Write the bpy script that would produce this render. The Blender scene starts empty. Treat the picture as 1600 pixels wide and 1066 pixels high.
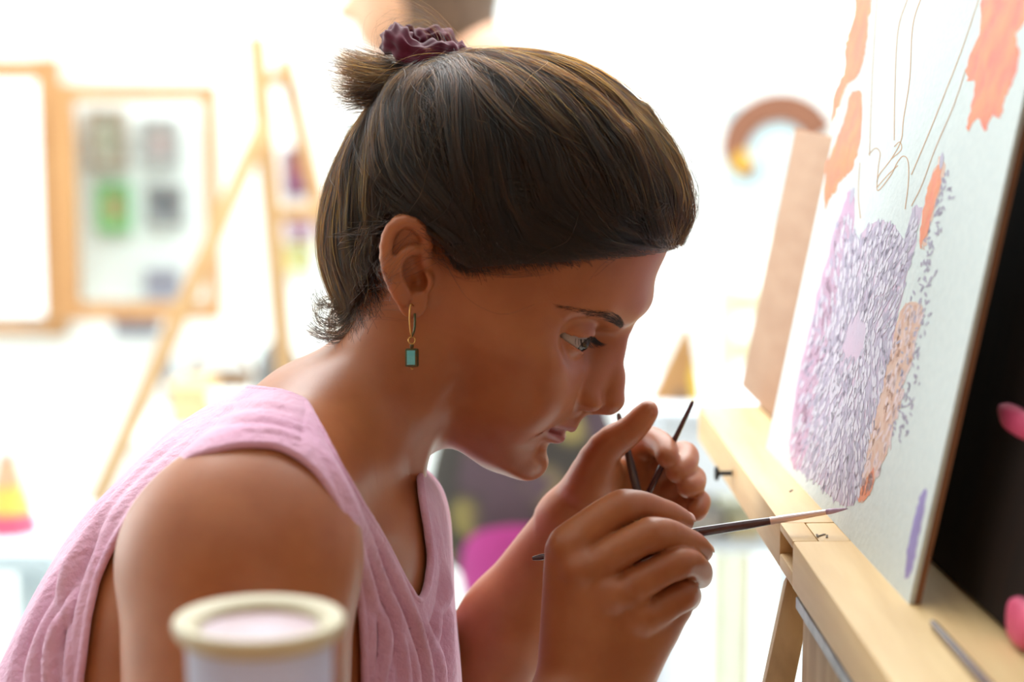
import bpy, bmesh, math, random
import numpy as np
from mathutils import Vector, Matrix

# ------------------------------------------------------------------ camera, world, lights, exposure
SC = bpy.context.scene
COL = SC.collection
FPX = 70.0 / 36.0 * 1600.0          # focal length in pixels of the 1600x1066 frame
PITCH = math.radians(8.5)
CAM = np.array([0.0, 0.0, 1.45])
D0 = 1150.0                         # distance (mm) of the sitter's middle plane
RIGHT = np.array([1.0, 0, 0])
FWD = np.array([0, math.cos(PITCH), -math.sin(PITCH)])
UP = np.array([0, math.sin(PITCH), math.cos(PITCH)])

cam_d = bpy.data.cameras.new('camera')
cam_o = bpy.data.objects.new('camera', cam_d)
COL.objects.link(cam_o)
cam_o.location = CAM
cam_o.rotation_euler = (math.pi / 2 - PITCH, 0, 0)
cam_d.lens = 70
cam_d.sensor_width = 36
cam_d.clip_start = 0.05
cam_d.dof.use_dof = True
cam_d.dof.focus_distance = 1.105
cam_d.dof.aperture_fstop = 4.0
SC.camera = cam_o

world = bpy.data.worlds.new('world')
SC.world = world
world.use_nodes = True
bg = world.node_tree.nodes['Background']
bg.inputs['Color'].default_value = (0.93, 0.98, 1.0, 1)
bg.inputs['Strength'].default_value = 2.5

def area_light(name, loc, target, sx, sy, power, color):
    d = bpy.data.lights.new(name, 'AREA')
    d.shape = 'RECTANGLE'; d.size = sx; d.size_y = sy; d.energy = power; d.color = color
    o = bpy.data.objects.new(name, d); COL.objects.link(o)
    o.location = loc
    o.rotation_euler = (Vector(target) - Vector(loc)).to_track_quat('-Z', 'Y').to_euler()
    return o
# area lamps added for assumed daylight from above and left; no openings there
area_light('assumed_top_daylight', (0.25, 2.8, 2.95), (0.25, 2.8, 0), 2.8, 2.3, 150, (0.96, 0.99, 1.0))  # added lamp under the closed ceiling, no roof light is built
area_light('assumed_left_daylight', (-2.55, 3.0, 1.75), (0.6, 2.6, 1.1), 2.4, 1.9, 36, (0.97, 0.99, 1.0))  # added lamp in front of the solid left wall, no glazing there
area_light('front_fill_light', (1.5, -0.7, 1.3), (0.0, 1.2, 1.1), 1.4, 1.3, 7, (1.0, 0.86, 0.70))  # weak warm fill added behind the camera, no window there

SC.view_settings.view_transform = 'Standard'
SC.view_settings.look = 'None'
SC.view_settings.gamma = 1
SC.view_settings.use_curve_mapping = False
SC.view_settings.exposure = 0.16

# ------------------------------------------------------------------ helpers
rng = np.random.default_rng(7)
random.seed(7)

def F(px, py, w=0.0):
    """picture position at depth w (mm behind the sitter's middle plane) in sitter space (mm)"""
    s = (D0 + w) / FPX
    return np.array([(px - 800) * s, (533 - py) * s, w])
def W(p):
    """sitter space (mm) -> world (m)"""
    p = np.asarray(p, float)
    return CAM + (p[..., 0:1] * RIGHT + p[..., 1:2] * UP + (D0 + p[..., 2:3]) * FWD) / 1000.0
def PW(px, py, z):
    """world point at picture position and axial distance z (m)"""
    return CAM + RIGHT * ((px - 800) / FPX * z) + UP * ((533 - py) / FPX * z) + FWD * z
def on_plane_y(px, py, y):
    d = PW(px, py, 1.0) - CAM
    return CAM + d * (y / d[1])
def on_plane_z(px, py, zz):
    d = PW(px, py, 1.0) - CAM
    return CAM + d * ((zz - CAM[2]) / d[2])

def srgb(r, g, b):
    f = lambda c: (c / 12.92 if c <= 0.04045 else ((c + 0.055) / 1.055) ** 2.4)
    return (f(r / 255), f(g / 255), f(b / 255), 1)

def tag(o, label=None, cat=None, group=None, kind=None):
    if label: o['label'] = label
    if cat: o['category'] = cat
    if group: o['group'] = group
    if kind: o['kind'] = kind
    return o
def empty(name, loc=(0, 0, 0), **k):
    o = bpy.data.objects.new(name, None); COL.objects.link(o)
    o.location = loc; o.empty_display_size = 0.05
    return tag(o, **k)
def link(name, me, mat=None, parent=None, **k):
    o = bpy.data.objects.new(name, me); COL.objects.link(o)
    if mat is not None:
        me.materials.clear(); me.materials.append(mat)
    if parent is not None:
        o.parent = parent
        o.matrix_parent_inverse = Matrix.Translation(-Vector(parent.location))
    return tag(o, **k)
def mesh(name, verts, faces, mat=None, parent=None, smooth=False, **k):
    me = bpy.data.meshes.new(name)
    v = np.asarray(verts, float)
    me.from_pydata(v.tolist(), [], [list(map(int, f)) for f in faces])
    if smooth:
        me.polygons.foreach_set('use_smooth', np.ones(len(me.polygons), bool))
    me.update()
    return link(name, me, mat, parent, **k)
def quadmesh(name, v, q, mat=None, parent=None, **k):
    """fast path for big quad meshes"""
    me = bpy.data.meshes.new(name)
    me.vertices.add(len(v)); me.vertices.foreach_set('co', np.ascontiguousarray(v, np.float32).ravel())
    me.loops.add(len(q) * 4); me.loops.foreach_set('vertex_index', np.ascontiguousarray(q, np.int32).ravel())
    me.polygons.add(len(q))
    me.polygons.foreach_set('loop_start', np.arange(0, len(q) * 4, 4, dtype=np.int32))
    me.update(calc_edges=True)
    me.polygons.foreach_set('use_smooth', np.ones(len(q), bool))
    me.validate()
    return link(name, me, mat, parent, **k)

class MB:
    """collects shapes into one mesh (world metres)"""
    def __init__(s): s.v = []; s.f = []
    def add(s, v, f):
        n = len(s.v); s.v += [tuple(map(float, p)) for p in v]; s.f += [[i + n for i in q] for q in f]; return s
    def box(s, c, size, M=None, bev=0.0):
        c = np.array(c, float); h = np.array(size, float) / 2
        M = np.eye(3) if M is None else np.array(M, float)   # columns = axes
        if bev <= 0:
            P = [c + M @ (h * np.array([x, y, z])) for z in (-1, 1) for y in (-1, 1) for x in (-1, 1)]
            return s.add(P, [(0, 2, 3, 1), (4, 5, 7, 6), (0, 1, 5, 4), (2, 6, 7, 3), (0, 4, 6, 2), (1, 3, 7, 5)])
        bm = bmesh.new(); bmesh.ops.create_cube(bm, size=1)
        for v in bm.verts: v.co = Vector((v.co.x * 2 * h[0], v.co.y * 2 * h[1], v.co.z * 2 * h[2]))
        bmesh.ops.bevel(bm, geom=bm.edges[:], offset=bev, segments=2, profile=0.6, affect='EDGES')
        bm.verts.ensure_lookup_table()
        P = [c + M @ np.array(v.co) for v in bm.verts]; Fc = [[v.index for v in f.verts] for f in bm.faces]
        bm.free(); return s.add(P, Fc)
    def bar(s, a, b, wid, thick, upv=(0, 0, 1), bev=0.0):
        a = np.array(a, float); b = np.array(b, float); d = b - a; L = np.linalg.norm(d); x = d / L
        y = np.cross(np.array(upv, float), x); y /= np.linalg.norm(y); z = np.cross(x, y)
        return s.box((a + b) / 2, (L, wid, thick), np.stack([x, y, z], 1), bev)
    def tube(s, pts, radii, n=10, cap=True, squash=None):
        pts = np.array(pts, float); radii = np.broadcast_to(np.array(radii, float), (len(pts),))
        t = np.gradient(pts, axis=0); t /= np.linalg.norm(t, axis=1)[:, None]
        ref = np.array([0, 0, 1.0]) if abs(t[0][2]) < 0.9 else np.array([1.0, 0, 0])
        V = []; nrm = np.cross(ref, t[0]); nrm /= np.linalg.norm(nrm)
        for i in range(len(pts)):
            nrm = nrm - t[i] * (nrm @ t[i]); nrm /= np.linalg.norm(nrm); bi = np.cross(t[i], nrm)
            for k in range(n):
                a = 2 * math.pi * k / n
                V.append(pts[i] + radii[i] * (math.cos(a) * nrm + math.sin(a) * bi))
        Fc = [(i * n + k, i * n + (k + 1) % n, (i + 1) * n + (k + 1) % n, (i + 1) * n + k) for i in range(len(pts) - 1) for k in range(n)]
        if cap: Fc += [tuple(range(n))[::-1], tuple(range((len(pts) - 1) * n, len(pts) * n))]
        return s.add(V, Fc)
    def lathe(s, prof, c=(0, 0, 0), n=32, M=None, closed=False):
        """prof: (radius, height) pairs; closed joins last to first"""
        c = np.array(c, float); M = np.eye(3) if M is None else np.array(M); V = []; m = len(prof)
        for r, h in prof:
            for k in range(n):
                a = 2 * math.pi * k / n; V.append(c + M @ np.array([r * math.cos(a), r * math.sin(a), h]))
        rows = range(m if closed else m - 1)
        Fc = [(i * n + k, i * n + (k + 1) % n, ((i + 1) % m) * n + (k + 1) % n, ((i + 1) % m) * n + k) for i in rows for k in range(n)]
        if not closed:
            Fc += [tuple(range(n))[::-1], tuple(range((m - 1) * n, m * n))]
        return s.add(V, Fc)
    def prism(s, poly, thick, o, ex, ey, ez):
        """polygon (2D) in the plane o,ex,ey extruded by thick along ez"""
        o, ex, ey, ez = (np.array(q, float) for q in (o, ex, ey, ez)); n = len(poly)
        A = [o + ex * x + ey * y for x, y in poly]; B = [p + ez * thick for p in A]
        return s.add(A + B, [tuple(range(n))[::-1], tuple(range(n, 2 * n))] + [(k, (k + 1) % n, n + (k + 1) % n, n + k) for k in range(n)])
    def build(s, name, mat, parent=None, smooth=False, **k):
        o = mesh(name, s.v, s.f, mat, parent, smooth, **k)
        bm = bmesh.new(); bm.from_mesh(o.data); bmesh.ops.recalc_face_normals(bm, faces=bm.faces[:]); bm.to_mesh(o.data); bm.free()
        if smooth == 'auto':
            try: o.data.set_sharp_from_angle(angle=math.radians(38))
            except Exception: pass
        return o

# ------------------------------------------------------------------ materials
def material(name, col, rough=0.6, var=0.0, scale=20, col2=None, bump=0.0, spec=0.5, stretch=(1, 1, 1), sss=0.0, detail=4, metallic=0.0, coat=0.0, bscale=None, emis=None, trans=0.0):
    m = bpy.data.materials.new(name); m.use_nodes = True
    nt = m.node_tree; N = nt.nodes; L = nt.links; b = N['Principled BSDF']
    b.inputs['Roughness'].default_value = rough
    b.inputs['Metallic'].default_value = metallic
    b.inputs['Specular IOR Level'].default_value = spec
    b.inputs['Coat Weight'].default_value = coat
    b.inputs['Transmission Weight'].default_value = trans
    if sss:
        b.inputs['Subsurface Weight'].default_value = sss
        b.inputs['Subsurface Radius'].default_value = (0.010, 0.004, 0.002)
        b.inputs['Subsurface Scale'].default_value = 0.35
    tc = N.new('ShaderNodeTexCoord'); mp = N.new('ShaderNodeMapping'); L.new(tc.outputs['Object'], mp.inputs['Vector'])
    mp.inputs['Scale'].default_value = stretch
    nz = N.new('ShaderNodeTexNoise'); nz.inputs['Scale'].default_value = scale; nz.inputs['Detail'].default_value = detail
    L.new(mp.outputs['Vector'], nz.inputs['Vector'])
    mx = N.new('ShaderNodeMix'); mx.data_type = 'RGBA'
    c2 = col2 if col2 else tuple(c * (1 - var) for c in col[:3]) + (1,)
    mx.inputs['A'].default_value = col; mx.inputs['B'].default_value = c2
    mr = N.new('ShaderNodeMapRange'); mr.inputs['From Min'].default_value = 0.35; mr.inputs['From Max'].default_value = 0.65
    L.new(nz.outputs['Fac'], mr.inputs['Value']); L.new(mr.outputs['Result'], mx.inputs['Factor'])
    L.new(mx.outputs['Result'], b.inputs['Base Color'])
    if bump:
        bp = N.new('ShaderNodeBump'); bp.inputs['Strength'].default_value = bump; bp.inputs['Distance'].default_value = 0.002
        if bscale:
            n2 = N.new('ShaderNodeTexNoise'); n2.inputs['Scale'].default_value = bscale; n2.inputs['Detail'].default_value = 3
            L.new(mp.outputs['Vector'], n2.inputs['Vector']); L.new(n2.outputs['Fac'], bp.inputs['Height'])
        else:
            L.new(nz.outputs['Fac'], bp.inputs['Height'])
        L.new(bp.outputs['Normal'], b.inputs['Normal'])
    if emis:
        b.inputs['Emission Color'].default_value = emis[0]; b.inputs['Emission Strength'].default_value = emis[1]
    return m
def wood(name, c1, c2, axis=0, rough=0.55, scale=9):
    st = [6.0, 6.0, 6.0]; st[axis] = 0.6
    return material(name, c1, rough, col2=c2, scale=scale, stretch=tuple(st), bump=0.08, detail=6)
# ------------------------------------------------------------------ implicit-surface tools (sitter space, mm)
def smin(a, b, k):
    if k <= 0: return np.minimum(a, b)
    h = np.maximum(k - np.abs(a - b), 0) / k
    return np.minimum(a, b) - h * h * k * 0.25
def smax(a, b, k): return -smin(-a, -b, k)

class Grid:
    def __init__(s, xs, ys, zs):
        s.ax = [np.asarray(q, np.float32) for q in (xs, ys, zs)]
        s.f = np.full((len(xs), len(ys), len(zs)), 40, np.float32)
    def sl(s, lo, hi):
        r = []
        for ax, l, h in zip(s.ax, lo, hi):
            i = max(0, np.searchsorted(ax, l) - 1); j = min(len(ax), np.searchsorted(ax, h) + 1); r.append(slice(i, max(i + 1, j)))
        return tuple(r)
    def pts(s, sl):
        return (s.ax[0][sl[0]][:, None, None], s.ax[1][sl[1]][None, :, None], s.ax[2][sl[2]][None, None, :])
    def op(s, fn, lo, hi, k=0, mode='add'):
        sl = s.sl(np.array(lo) - k - 6, np.array(hi) + k + 6)
        X, Y, Z = s.pts(sl); d = fn(X, Y, Z)
        g = s.f[sl]
        s.f[sl] = smin(g, d, k) if mode == 'add' else smax(g, -d, k) if mode == 'sub' else smax(g, d, k)
    def cone(s, a, b, ra, rb, k=0, mode='add'):
        a = np.array(a, np.float32); b = np.array(b, np.float32); r = max(ra, rb)
        s.op(lambda X, Y, Z: d_cone(X, Y, Z, a, b, ra, rb), np.minimum(a, b) - r, np.maximum(a, b) + r, k, mode)
    def chain(s, P, R, k=3, mode='add'):
        for i in range(len(P) - 1): s.cone(P[i], P[i + 1], R[i], R[i + 1], k, mode)
    def ell(s, c, r, M=None, k=0, mode='add'):
        c = np.array(c, np.float32); r = np.array(r, np.float32); m = r.max() if M is not None else r
        s.op(lambda X, Y, Z: d_ell(X, Y, Z, c, r, M), c - m, c + m, k, mode)
    def surface(s): return surface_nets(s.f, s.ax)

def d_cone(X, Y, Z, a, b, ra, rb):
    ab = b - a; L2 = float(ab @ ab)
    px, py, pz = X - a[0], Y - a[1], Z - a[2]
    t = np.clip((px * ab[0] + py * ab[1] + pz * ab[2]) / max(L2, 1e-6), 0, 1)
    return np.sqrt((px - t * ab[0]) ** 2 + (py - t * ab[1]) ** 2 + (pz - t * ab[2]) ** 2) - (ra + (rb - ra) * t)
def d_ell(X, Y, Z, c, r, M=None):
    x, y, z = X - c[0], Y - c[1], Z - c[2]
    if M is not None:       # rows of M = local axes
        x, y, z = (M[0][0] * x + M[0][1] * y + M[0][2] * z, M[1][0] * x + M[1][1] * y + M[1][2] * z, M[2][0] * x + M[2][1] * y + M[2][2] * z)
    k0 = np.sqrt((x / r[0]) ** 2 + (y / r[1]) ** 2 + (z / r[2]) ** 2)
    k1 = np.sqrt((x / r[0] ** 2) ** 2 + (y / r[1] ** 2) ** 2 + (z / r[2] ** 2) ** 2) + 1e-9
    return k0 * (k0 - 1) / k1

def surface_nets(f, ax):
    ins = f < 0
    A = ins[:-1, :-1, :-1]
    allv = A.copy(); anyv = A.copy()
    for dx in (0, 1):
        for dy in (0, 1):
            for dz in (0, 1):
                q = ins[dx:f.shape[0] - 1 + dx, dy:f.shape[1] - 1 + dy, dz:f.shape[2] - 1 + dz]
                allv &= q; anyv |= q
    act = anyv & ~allv
    idx = np.argwhere(act)
    vid = np.full(act.shape, -1, np.int32); vid[act] = np.arange(len(idx), dtype=np.int32)
    i, j, k = idx.T
    off = [(x, y, z) for x in (0, 1) for y in (0, 1) for z in (0, 1)]
    C = np.stack([f[i + x, j + y, k + z] for x, y, z in off], 1)
    acc = np.zeros((len(idx), 3)); cnt = np.zeros(len(idx))
    O = np.array(off, float)
    for a in range(8):
        for b in range(a + 1, 8):
            if abs(O[a] - O[b]).sum() != 1: continue
            m = (C[:, a] < 0) != (C[:, b] < 0)
            t = C[:, a] / np.where(C[:, a] - C[:, b] == 0, 1, C[:, a] - C[:, b])
            p = O[a] + (O[b] - O[a]) * t[:, None]
            acc[m] += p[m]; cnt[m] += 1
    loc = acc / cnt[:, None]
    V = np.stack([ax[d][idx[:, d]] + loc[:, d] * (ax[d][idx[:, d] + 1] - ax[d][idx[:, d]]) for d in range(3)], 1)
    Q = []
    for d in range(3):
        s0 = [slice(None)] * 3; s1 = [slice(None)] * 3
        s0[d] = slice(0, -1); s1[d] = slice(1, None)
        e = ins[tuple(s0)] != ins[tuple(s1)]
        u, v = (d + 1) % 3, (d + 2) % 3
        E = np.argwhere(e)
        E = E[(E[:, u] > 0) & (E[:, v] > 0) & (E[:, u] < f.shape[u] - 1) & (E[:, v] < f.shape[v] - 1)]
        du = np.zeros(3, int); du[u] = 1; dv = np.zeros(3, int); dv[v] = 1
        g = lambda P: vid[P[:, 0], P[:, 1], P[:, 2]]
        q = np.stack([g(E - du - dv), g(E - dv), g(E), g(E - du)], 1)
        flip = ~ins[E[:, 0], E[:, 1], E[:, 2]]
        q[flip] = q[flip][:, ::-1]
        Q.append(q)
    Q = np.concatenate(Q)
    Q = Q[(Q >= 0).all(1)]
    return V, Q
def relax(V, Q, it=2, lam=0.5, mask=None):
    """light Laplacian smoothing"""
    n = len(V)
    for _ in range(it):
        s = np.zeros((n, 3)); c = np.zeros(n)
        for a, b in ((0, 1), (1, 2), (2, 3), (3, 0)):
            for p, q in ((Q[:, a], Q[:, b]), (Q[:, b], Q[:, a])):
                c += np.bincount(p, minlength=n)
                for d in range(3): s[:, d] += np.bincount(p, V[q, d], minlength=n)
        c[c == 0] = 1
        dlt = s / c[:, None] - V
        V = V + lam * (dlt if mask is None else dlt * mask[:, None])
    return V
def largest(V, Q):
    """keep the largest connected piece"""
    n = len(V); lab = np.arange(n)
    while True:
        m = lab[Q].min(1); new = lab.copy()
        for c in range(4): np.minimum.at(new, Q[:, c], m)
        new = new[new]
        if (new == lab).all(): break
        lab = new
    cnt = np.bincount(lab, minlength=n); keep = lab == cnt.argmax()
    mp = np.cumsum(keep) - 1
    q = Q[keep[Q].all(1)]
    return V[keep], mp[q]

class Poly2:
    """2D polygon signed distance sampled on a raster (inside negative)"""
    def __init__(s, P, lo, hi, h=1.0, blur=0):
        P = np.asarray(P, float); s.lo = np.array(lo, float); s.h = h
        n = [int((b - a) / h) + 1 for a, b in zip(lo, hi)]
        x = lo[0] + h * np.arange(n[0]); y = lo[1] + h * np.arange(n[1])
        X, Y = np.meshgrid(x, y, indexing='ij'); d = np.full(X.shape, 1e9); inside = np.zeros(X.shape, bool)
        for i in range(len(P)):
            a, b = P[i], P[(i + 1) % len(P)]; e = b - a
            t = np.clip(((X - a[0]) * e[0] + (Y - a[1]) * e[1]) / max(e @ e, 1e-9), 0, 1)
            d = np.minimum(d, (X - a[0] - t * e[0]) ** 2 + (Y - a[1] - t * e[1]) ** 2)
            c = ((a[1] <= Y) & (b[1] > Y)) | ((b[1] <= Y) & (a[1] > Y))
            with np.errstate(divide='ignore', invalid='ignore'):
                xi = a[0] + (Y - a[1]) / (e[1] if e[1] != 0 else 1e-9) * e[0]
            inside ^= c & (X < xi)
        d = np.sqrt(d); d[inside] *= -1
        for _ in range(blur):
            for axn in (0, 1):
                p = np.pad(d, [(1, 1) if q == axn else (0, 0) for q in (0, 1)], mode='edge')
                d = (np.take(p, range(0, d.shape[axn]), axn) + np.take(p, range(1, d.shape[axn] + 1), axn) + np.take(p, range(2, d.shape[axn] + 2), axn)) / 3
        s.d = d.astype(np.float32)
    def __call__(s, x, y):
        fx = np.clip((x - s.lo[0]) / s.h, 0, s.d.shape[0] - 1.001); fy = np.clip((y - s.lo[1]) / s.h, 0, s.d.shape[1] - 1.001)
        i = fx.astype(np.int32); j = fy.astype(np.int32); u = fx - i; v = fy - j; D = s.d
        return D[i, j] * (1 - u) * (1 - v) + D[i + 1, j] * u * (1 - v) + D[i, j + 1] * (1 - u) * v + D[i + 1, j + 1] * u * v
def catmull(P, m=8, closed=False):
    P = np.asarray(P, float); n = len(P); out = []
    for i in range(n if closed else n - 1):
        p0 = P[(i - 1) % n] if closed or i > 0 else 2 * P[0] - P[1]
        p1 = P[i]; p2 = P[(i + 1) % n]
        p3 = P[(i + 2) % n] if closed or i < n - 2 else 2 * P[-1] - P[-2]
        for t in np.arange(m) / m:
            out.append(0.5 * (2 * p1 + (p2 - p0) * t + (2 * p0 - 5 * p1 + 4 * p2 - p3) * t * t + (3 * p1 - p0 - 3 * p2 + p3) * t ** 3))
    if not closed: out.append(P[-1])
    return np.array(out)
def spline1(xk, yk):
    """smooth monotone-ish 1D interpolation via a dense catmull table"""
    xk = np.asarray(xk, float); yk = np.asarray(yk, float)
    m = np.gradient(yk, xk)
    def f(x):
        x = np.clip(x, xk[0], xk[-1]); i = np.clip(np.searchsorted(xk, x) - 1, 0, len(xk) - 2)
        h = xk[i + 1] - xk[i]; t = (x - xk[i]) / h
        return ((2 * t ** 3 - 3 * t ** 2 + 1) * yk[i] + (t ** 3 - 2 * t ** 2 + t) * h * m[i] + (-2 * t ** 3 + 3 * t ** 2) * yk[i + 1] + (t ** 3 - t ** 2) * h * m[i + 1])
    return f
# ------------------------------------------------------------------ head frame of the sitter
TILT = math.radians(28.5); YAW = math.radians(6.0)
_cp, _sp = math.cos(math.radians(8.5)), math.sin(math.radians(8.5))
_e1 = np.array([math.cos(TILT), -math.sin(TILT) * _cp, math.sin(TILT) * _sp]); _e3 = np.array([math.sin(TILT), math.cos(TILT) * _cp, -math.cos(TILT) * _sp]); _n = np.array([0, -_sp, -_cp])
E1 = math.cos(YAW) * _e1 + math.sin(YAW) * _n      # forward
E2 = math.cos(YAW) * _n - math.sin(YAW) * _e1      # towards the camera side
E3 = _e3
OH = F(684, 437, 0)
def H2F(a, b, c): return OH + np.multiply.outer(np.asarray(a, float), E1) + np.multiply.outer(np.asarray(b, float), E2) + np.multiply.outer(np.asarray(c, float), E3)
def F2H(p): q = np.asarray(p, float) - OH; return q @ E1, q @ E2, q @ E3
CF = np.array([0, 0, -D0])
def LAT(px, py, b=0.0):
    """picture position on the head-lateral plane b -> sitter-space point"""
    d = np.array([(px - 800) / FPX, (533 - py) / FPX, 1.0])
    s = (b - (CF - OH) @ E2) / (d @ E2)
    return CF + d * s
def AC(px, py, b=0.0):
    a, _, c = F2H(LAT(px, py, b)); return a, c
# ------------------------------------------------------------------ the sitter's body as one implicit surface
def axis_steps(segs):
    """segs: list of (start, end, step) in rising order -> joined coordinates"""
    out = [segs[0][0]]
    for a, b, h in segs:
        n = max(1, int(round((b - a) / h))); out += list(a + (b - a) * (np.arange(n) + 1) / n)
    return np.array(out)
FINE = 1.15
GX = axis_steps([(-330, -85, 3.0), (-85, 122, FINE)])
GY = axis_steps([(-560, -260, 9.0), (-260, -205, 3.0), (-205, 112, FINE), (112, 165, 4.0)])
GZ = axis_steps([(-262, -135, 3.2), (-135, 16, FINE), (16, 80, 1.6), (80, 240, 5.0)])
B = Grid(GX, GY, GZ)

# --- head: horizontal sections of the skull and face, mirrored left-right
KC = [-84, -79, -76, -69, -62, -54, -46, -38, -30, -24, -12, 2, 14, 22, 32, 47, 63, 82, 100, 118]
T_af = [84, 94, 100, 105, 105.6, 103.4, 104, 106, 108, 108, 106, 104, 104, 106, 110, 113.3, 109.2, 106.8, 98, 82]
T_hw = [14, 24, 29, 34, 39, 43.5, 47, 50.5, 54.5, 57.5, 62.5, 65.5, 66.5, 66, 65.5, 66, 68, 70, 68, 60]
T_am = [62, 60, 58, 54, 50, 45, 40, 36, 35, 35, 36, 37, 36, 34, 32, 26, 18, 10, 4, 0]
T_ab = [26, 16, 10, 2, -4, -10, -16, -22, -28, -34, -45, -54, -60, -63, -66, -70, -72, -70, -62, -46]
T_n = [2.0, 2.0, 2.05, 2.05, 2.0, 1.9, 1.82, 1.8, 1.85, 1.9, 1.94, 1.92, 1.95, 2.0, 2.15, 2.35, 2.4, 2.3, 2.2, 2.0]
_cx = np.linspace(-84, 118, 1200)
TAB = [spline1(KC, q)(_cx) for q in (T_af, T_hw, T_am, T_ab, T_n)]
def head_coords(X, Y, Z):
    x, y, z = X - OH[0], Y - OH[1], Z - OH[2]
    return (x * np.float32(E1[0]) + y * np.float32(E1[1]) + z * np.float32(E1[2]), x * np.float32(E2[0]) + y * np.float32(E2[1]) + z * np.float32(E2[2]), x * np.float32(E3[0]) + y * np.float32(E3[1]) + z * np.float32(E3[2]))
def head_base(a, b, c):
    i = np.clip((c + 84) / 202 * 1199, 0, 1198.9); j = i.astype(np.int32); t = (i - j).astype(np.float32)
    af, hw, am, ab, n = (np.float32(1) * T[j] * (1 - t) + T[j + 1] * t for T in TAB)
    front = a > am
    da = np.where(front, (a - am) / (af - am), (am - a) / (am - ab)).astype(np.float32)
    n = np.where(front, n, 2.2).astype(np.float32)
    g = (np.abs(da) ** n + (np.abs(b) / hw) ** n) ** (1 / n)
    r = np.sqrt((a - am) ** 2 + b * b)
    f = (1 - 1 / np.maximum(g, 0.05)) * np.maximum(r, 8)
    f = smax(f, -(c + 82.5) + np.minimum(0.011 * b * b, 22) + 0.10 * np.maximum(75 - a, 0), 9)
    f = smax(f, c - 114, 30)
    return f.astype(np.float32)

class HeadOps:
    """primitives given in head coordinates with |b| (so both sides are made together)"""
    def __init__(s, g, lo, hi):
        s.g = g; s.slc = g.sl(lo, hi); X, Y, Z = g.pts(s.slc); s.a, s.b, s.c = (q.astype(np.float32) for q in head_coords(X, Y, Z))
        s.ab = np.abs(s.b); s.f = head_base(s.a, s.b, s.c)
    def _m(s, p, r):
        p = np.atleast_2d(p); lo = p.min(0) - r; hi = p.max(0) + r
        return (s.a > lo[0]) & (s.a < hi[0]) & (s.ab > lo[1]) & (s.ab < hi[1]) & (s.c > lo[2]) & (s.c < hi[2])
    def prim(s, fn, P, r, k, mode):
        m = s._m(P, r + k + 3)
        d = fn(s.a[m], s.ab[m], s.c[m]); g = s.f[m]
        s.f[m] = smin(g, d, k) if mode == 'add' else smax(g, -d, k)
    def cone(s, p, q, ra, rb, k=3, mode='add'):
        p = np.array(p, np.float32); q = np.array(q, np.float32)
        s.prim(lambda a, b, c: d_cone(a, b, c, p, q, ra, rb), [p, q], max(ra, rb), k, mode)
    def chain(s, P, R, k=3, mode='add'):
        for i in range(len(P) - 1): s.cone(P[i], P[i + 1], R[i], R[i + 1], k, mode)
    def ell(s, c0, r, k=3, mode='add', M=None):
        c0 = np.array(c0, np.float32); r = np.array(r, np.float32)
        s.prim(lambda a, b, c: d_ell(a, b, c, c0, r, M), [c0], float(r.max()), k, mode)
def hp(px, py, b): a, c = AC(px, py, b); return np.array([a, b, c])

Hd = HeadOps(B, [-85, -205, -112], [122, 165, 112])
EYE = np.array([81.0, 32.0, 14.0])
# brow ridge, cheekbones, cheeks, chin
Hd.chain([(103, 0, 45), (99, 18, 41), (87, 38, 38), (72, 50, 31)], [9, 9, 8, 7], k=8)
Hd.ell((66, 46, -4), (20, 13, 12), k=18)
Hd.ell((77, 33, -30), (20, 17, 22), k=18)
Hd.ell((96, 0, -67), (10.5, 16, 11), k=8)
Hd.ell((10, 50, -38), (20, 6, 26), k=14)                                            # angle of the jaw
# eye sockets
Hd.ell((96.0, 39, 14.5), (19.5, 20.5, 12.5), k=9, mode='sub')
Hd.ell((104, 18.5, 13), (9.5, 7.5, 9), k=9, mode='sub')
# nose
R0 = lambda px, py, r: hp(px - r / 0.37, py, 0)
Hd.chain([hp(968, 512, 0), hp(957, 545, 0), hp(955, 590, 0), hp(953, 623, 0)], [6.5, 6.0, 6.6, 8.8], k=7)
Hd.chain([(98, 0, 22), (97, 0, -4), (101, 0, -15)], [9, 14, 14], k=8)
Hd.chain([(104, 6, 6), (105, 11, -13)], [6, 7], k=7)
Hd.ell((108.5, 11.5, -17.0), (9.5, 6.2, 6.8), k=3.0)
Hd.chain([(122, 0, -16.5), (112.5, 0, -22.5)], [4.2, 4.0], k=3)
Hd.chain([(99.5, 17.5, -11), (99, 18.2, -19), (101, 16.5, -24)], [1.4, 1.6, 1.4], k=3.5, mode='sub')
Hd.ell((114, 6.6, -23.2), (5.5, 2.6, 3.4), k=1.5, mode='sub')
# mouth: philtrum columns, lips, the line between them
Hd.cone((110.5, 3.5, -25.5), (109, 4.5, -34), 2.2, 2.4, k=3)
def face_a(b, c):
    af, hw, am, n = (np.interp(c, _cx, TAB[q]) for q in (0, 1, 2, 4)); return am + (af - am) * (1 - (abs(b) / hw) ** n) ** (1 / n)
def lip_chain(L, k, mode='add', grow=0.0):
    P = [(face_a(b_, c_) + p_ - (r_l if mode == 'add' else 0), b_, c_) for b_, c_, r_l, p_ in L]
    Pc = catmull(P, 3); Rc = np.interp(np.linspace(0, 1, len(Pc)), np.linspace(0, 1, len(L)), [q[2] for q in L]); Hd.chain(Pc, Rc, k=k, mode=mode)
    return P
lip_chain([(24.5, -40.4, 1.5, 0.4), (18, -38.4, 2.8, 1.8), (9, -37.0, 3.8, 3.6), (3.5, -36.4, 4.2, 4.5), (0, -36.9, 4.2, 4.3)], 2.5)
lip_chain([(24.5, -41.0, 1.5, 0.4), (17, -43.9, 3.6, 2.0), (8, -45.4, 4.8, 3.9), (0, -45.8, 5.0, 4.5)], 3.0)
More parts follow.
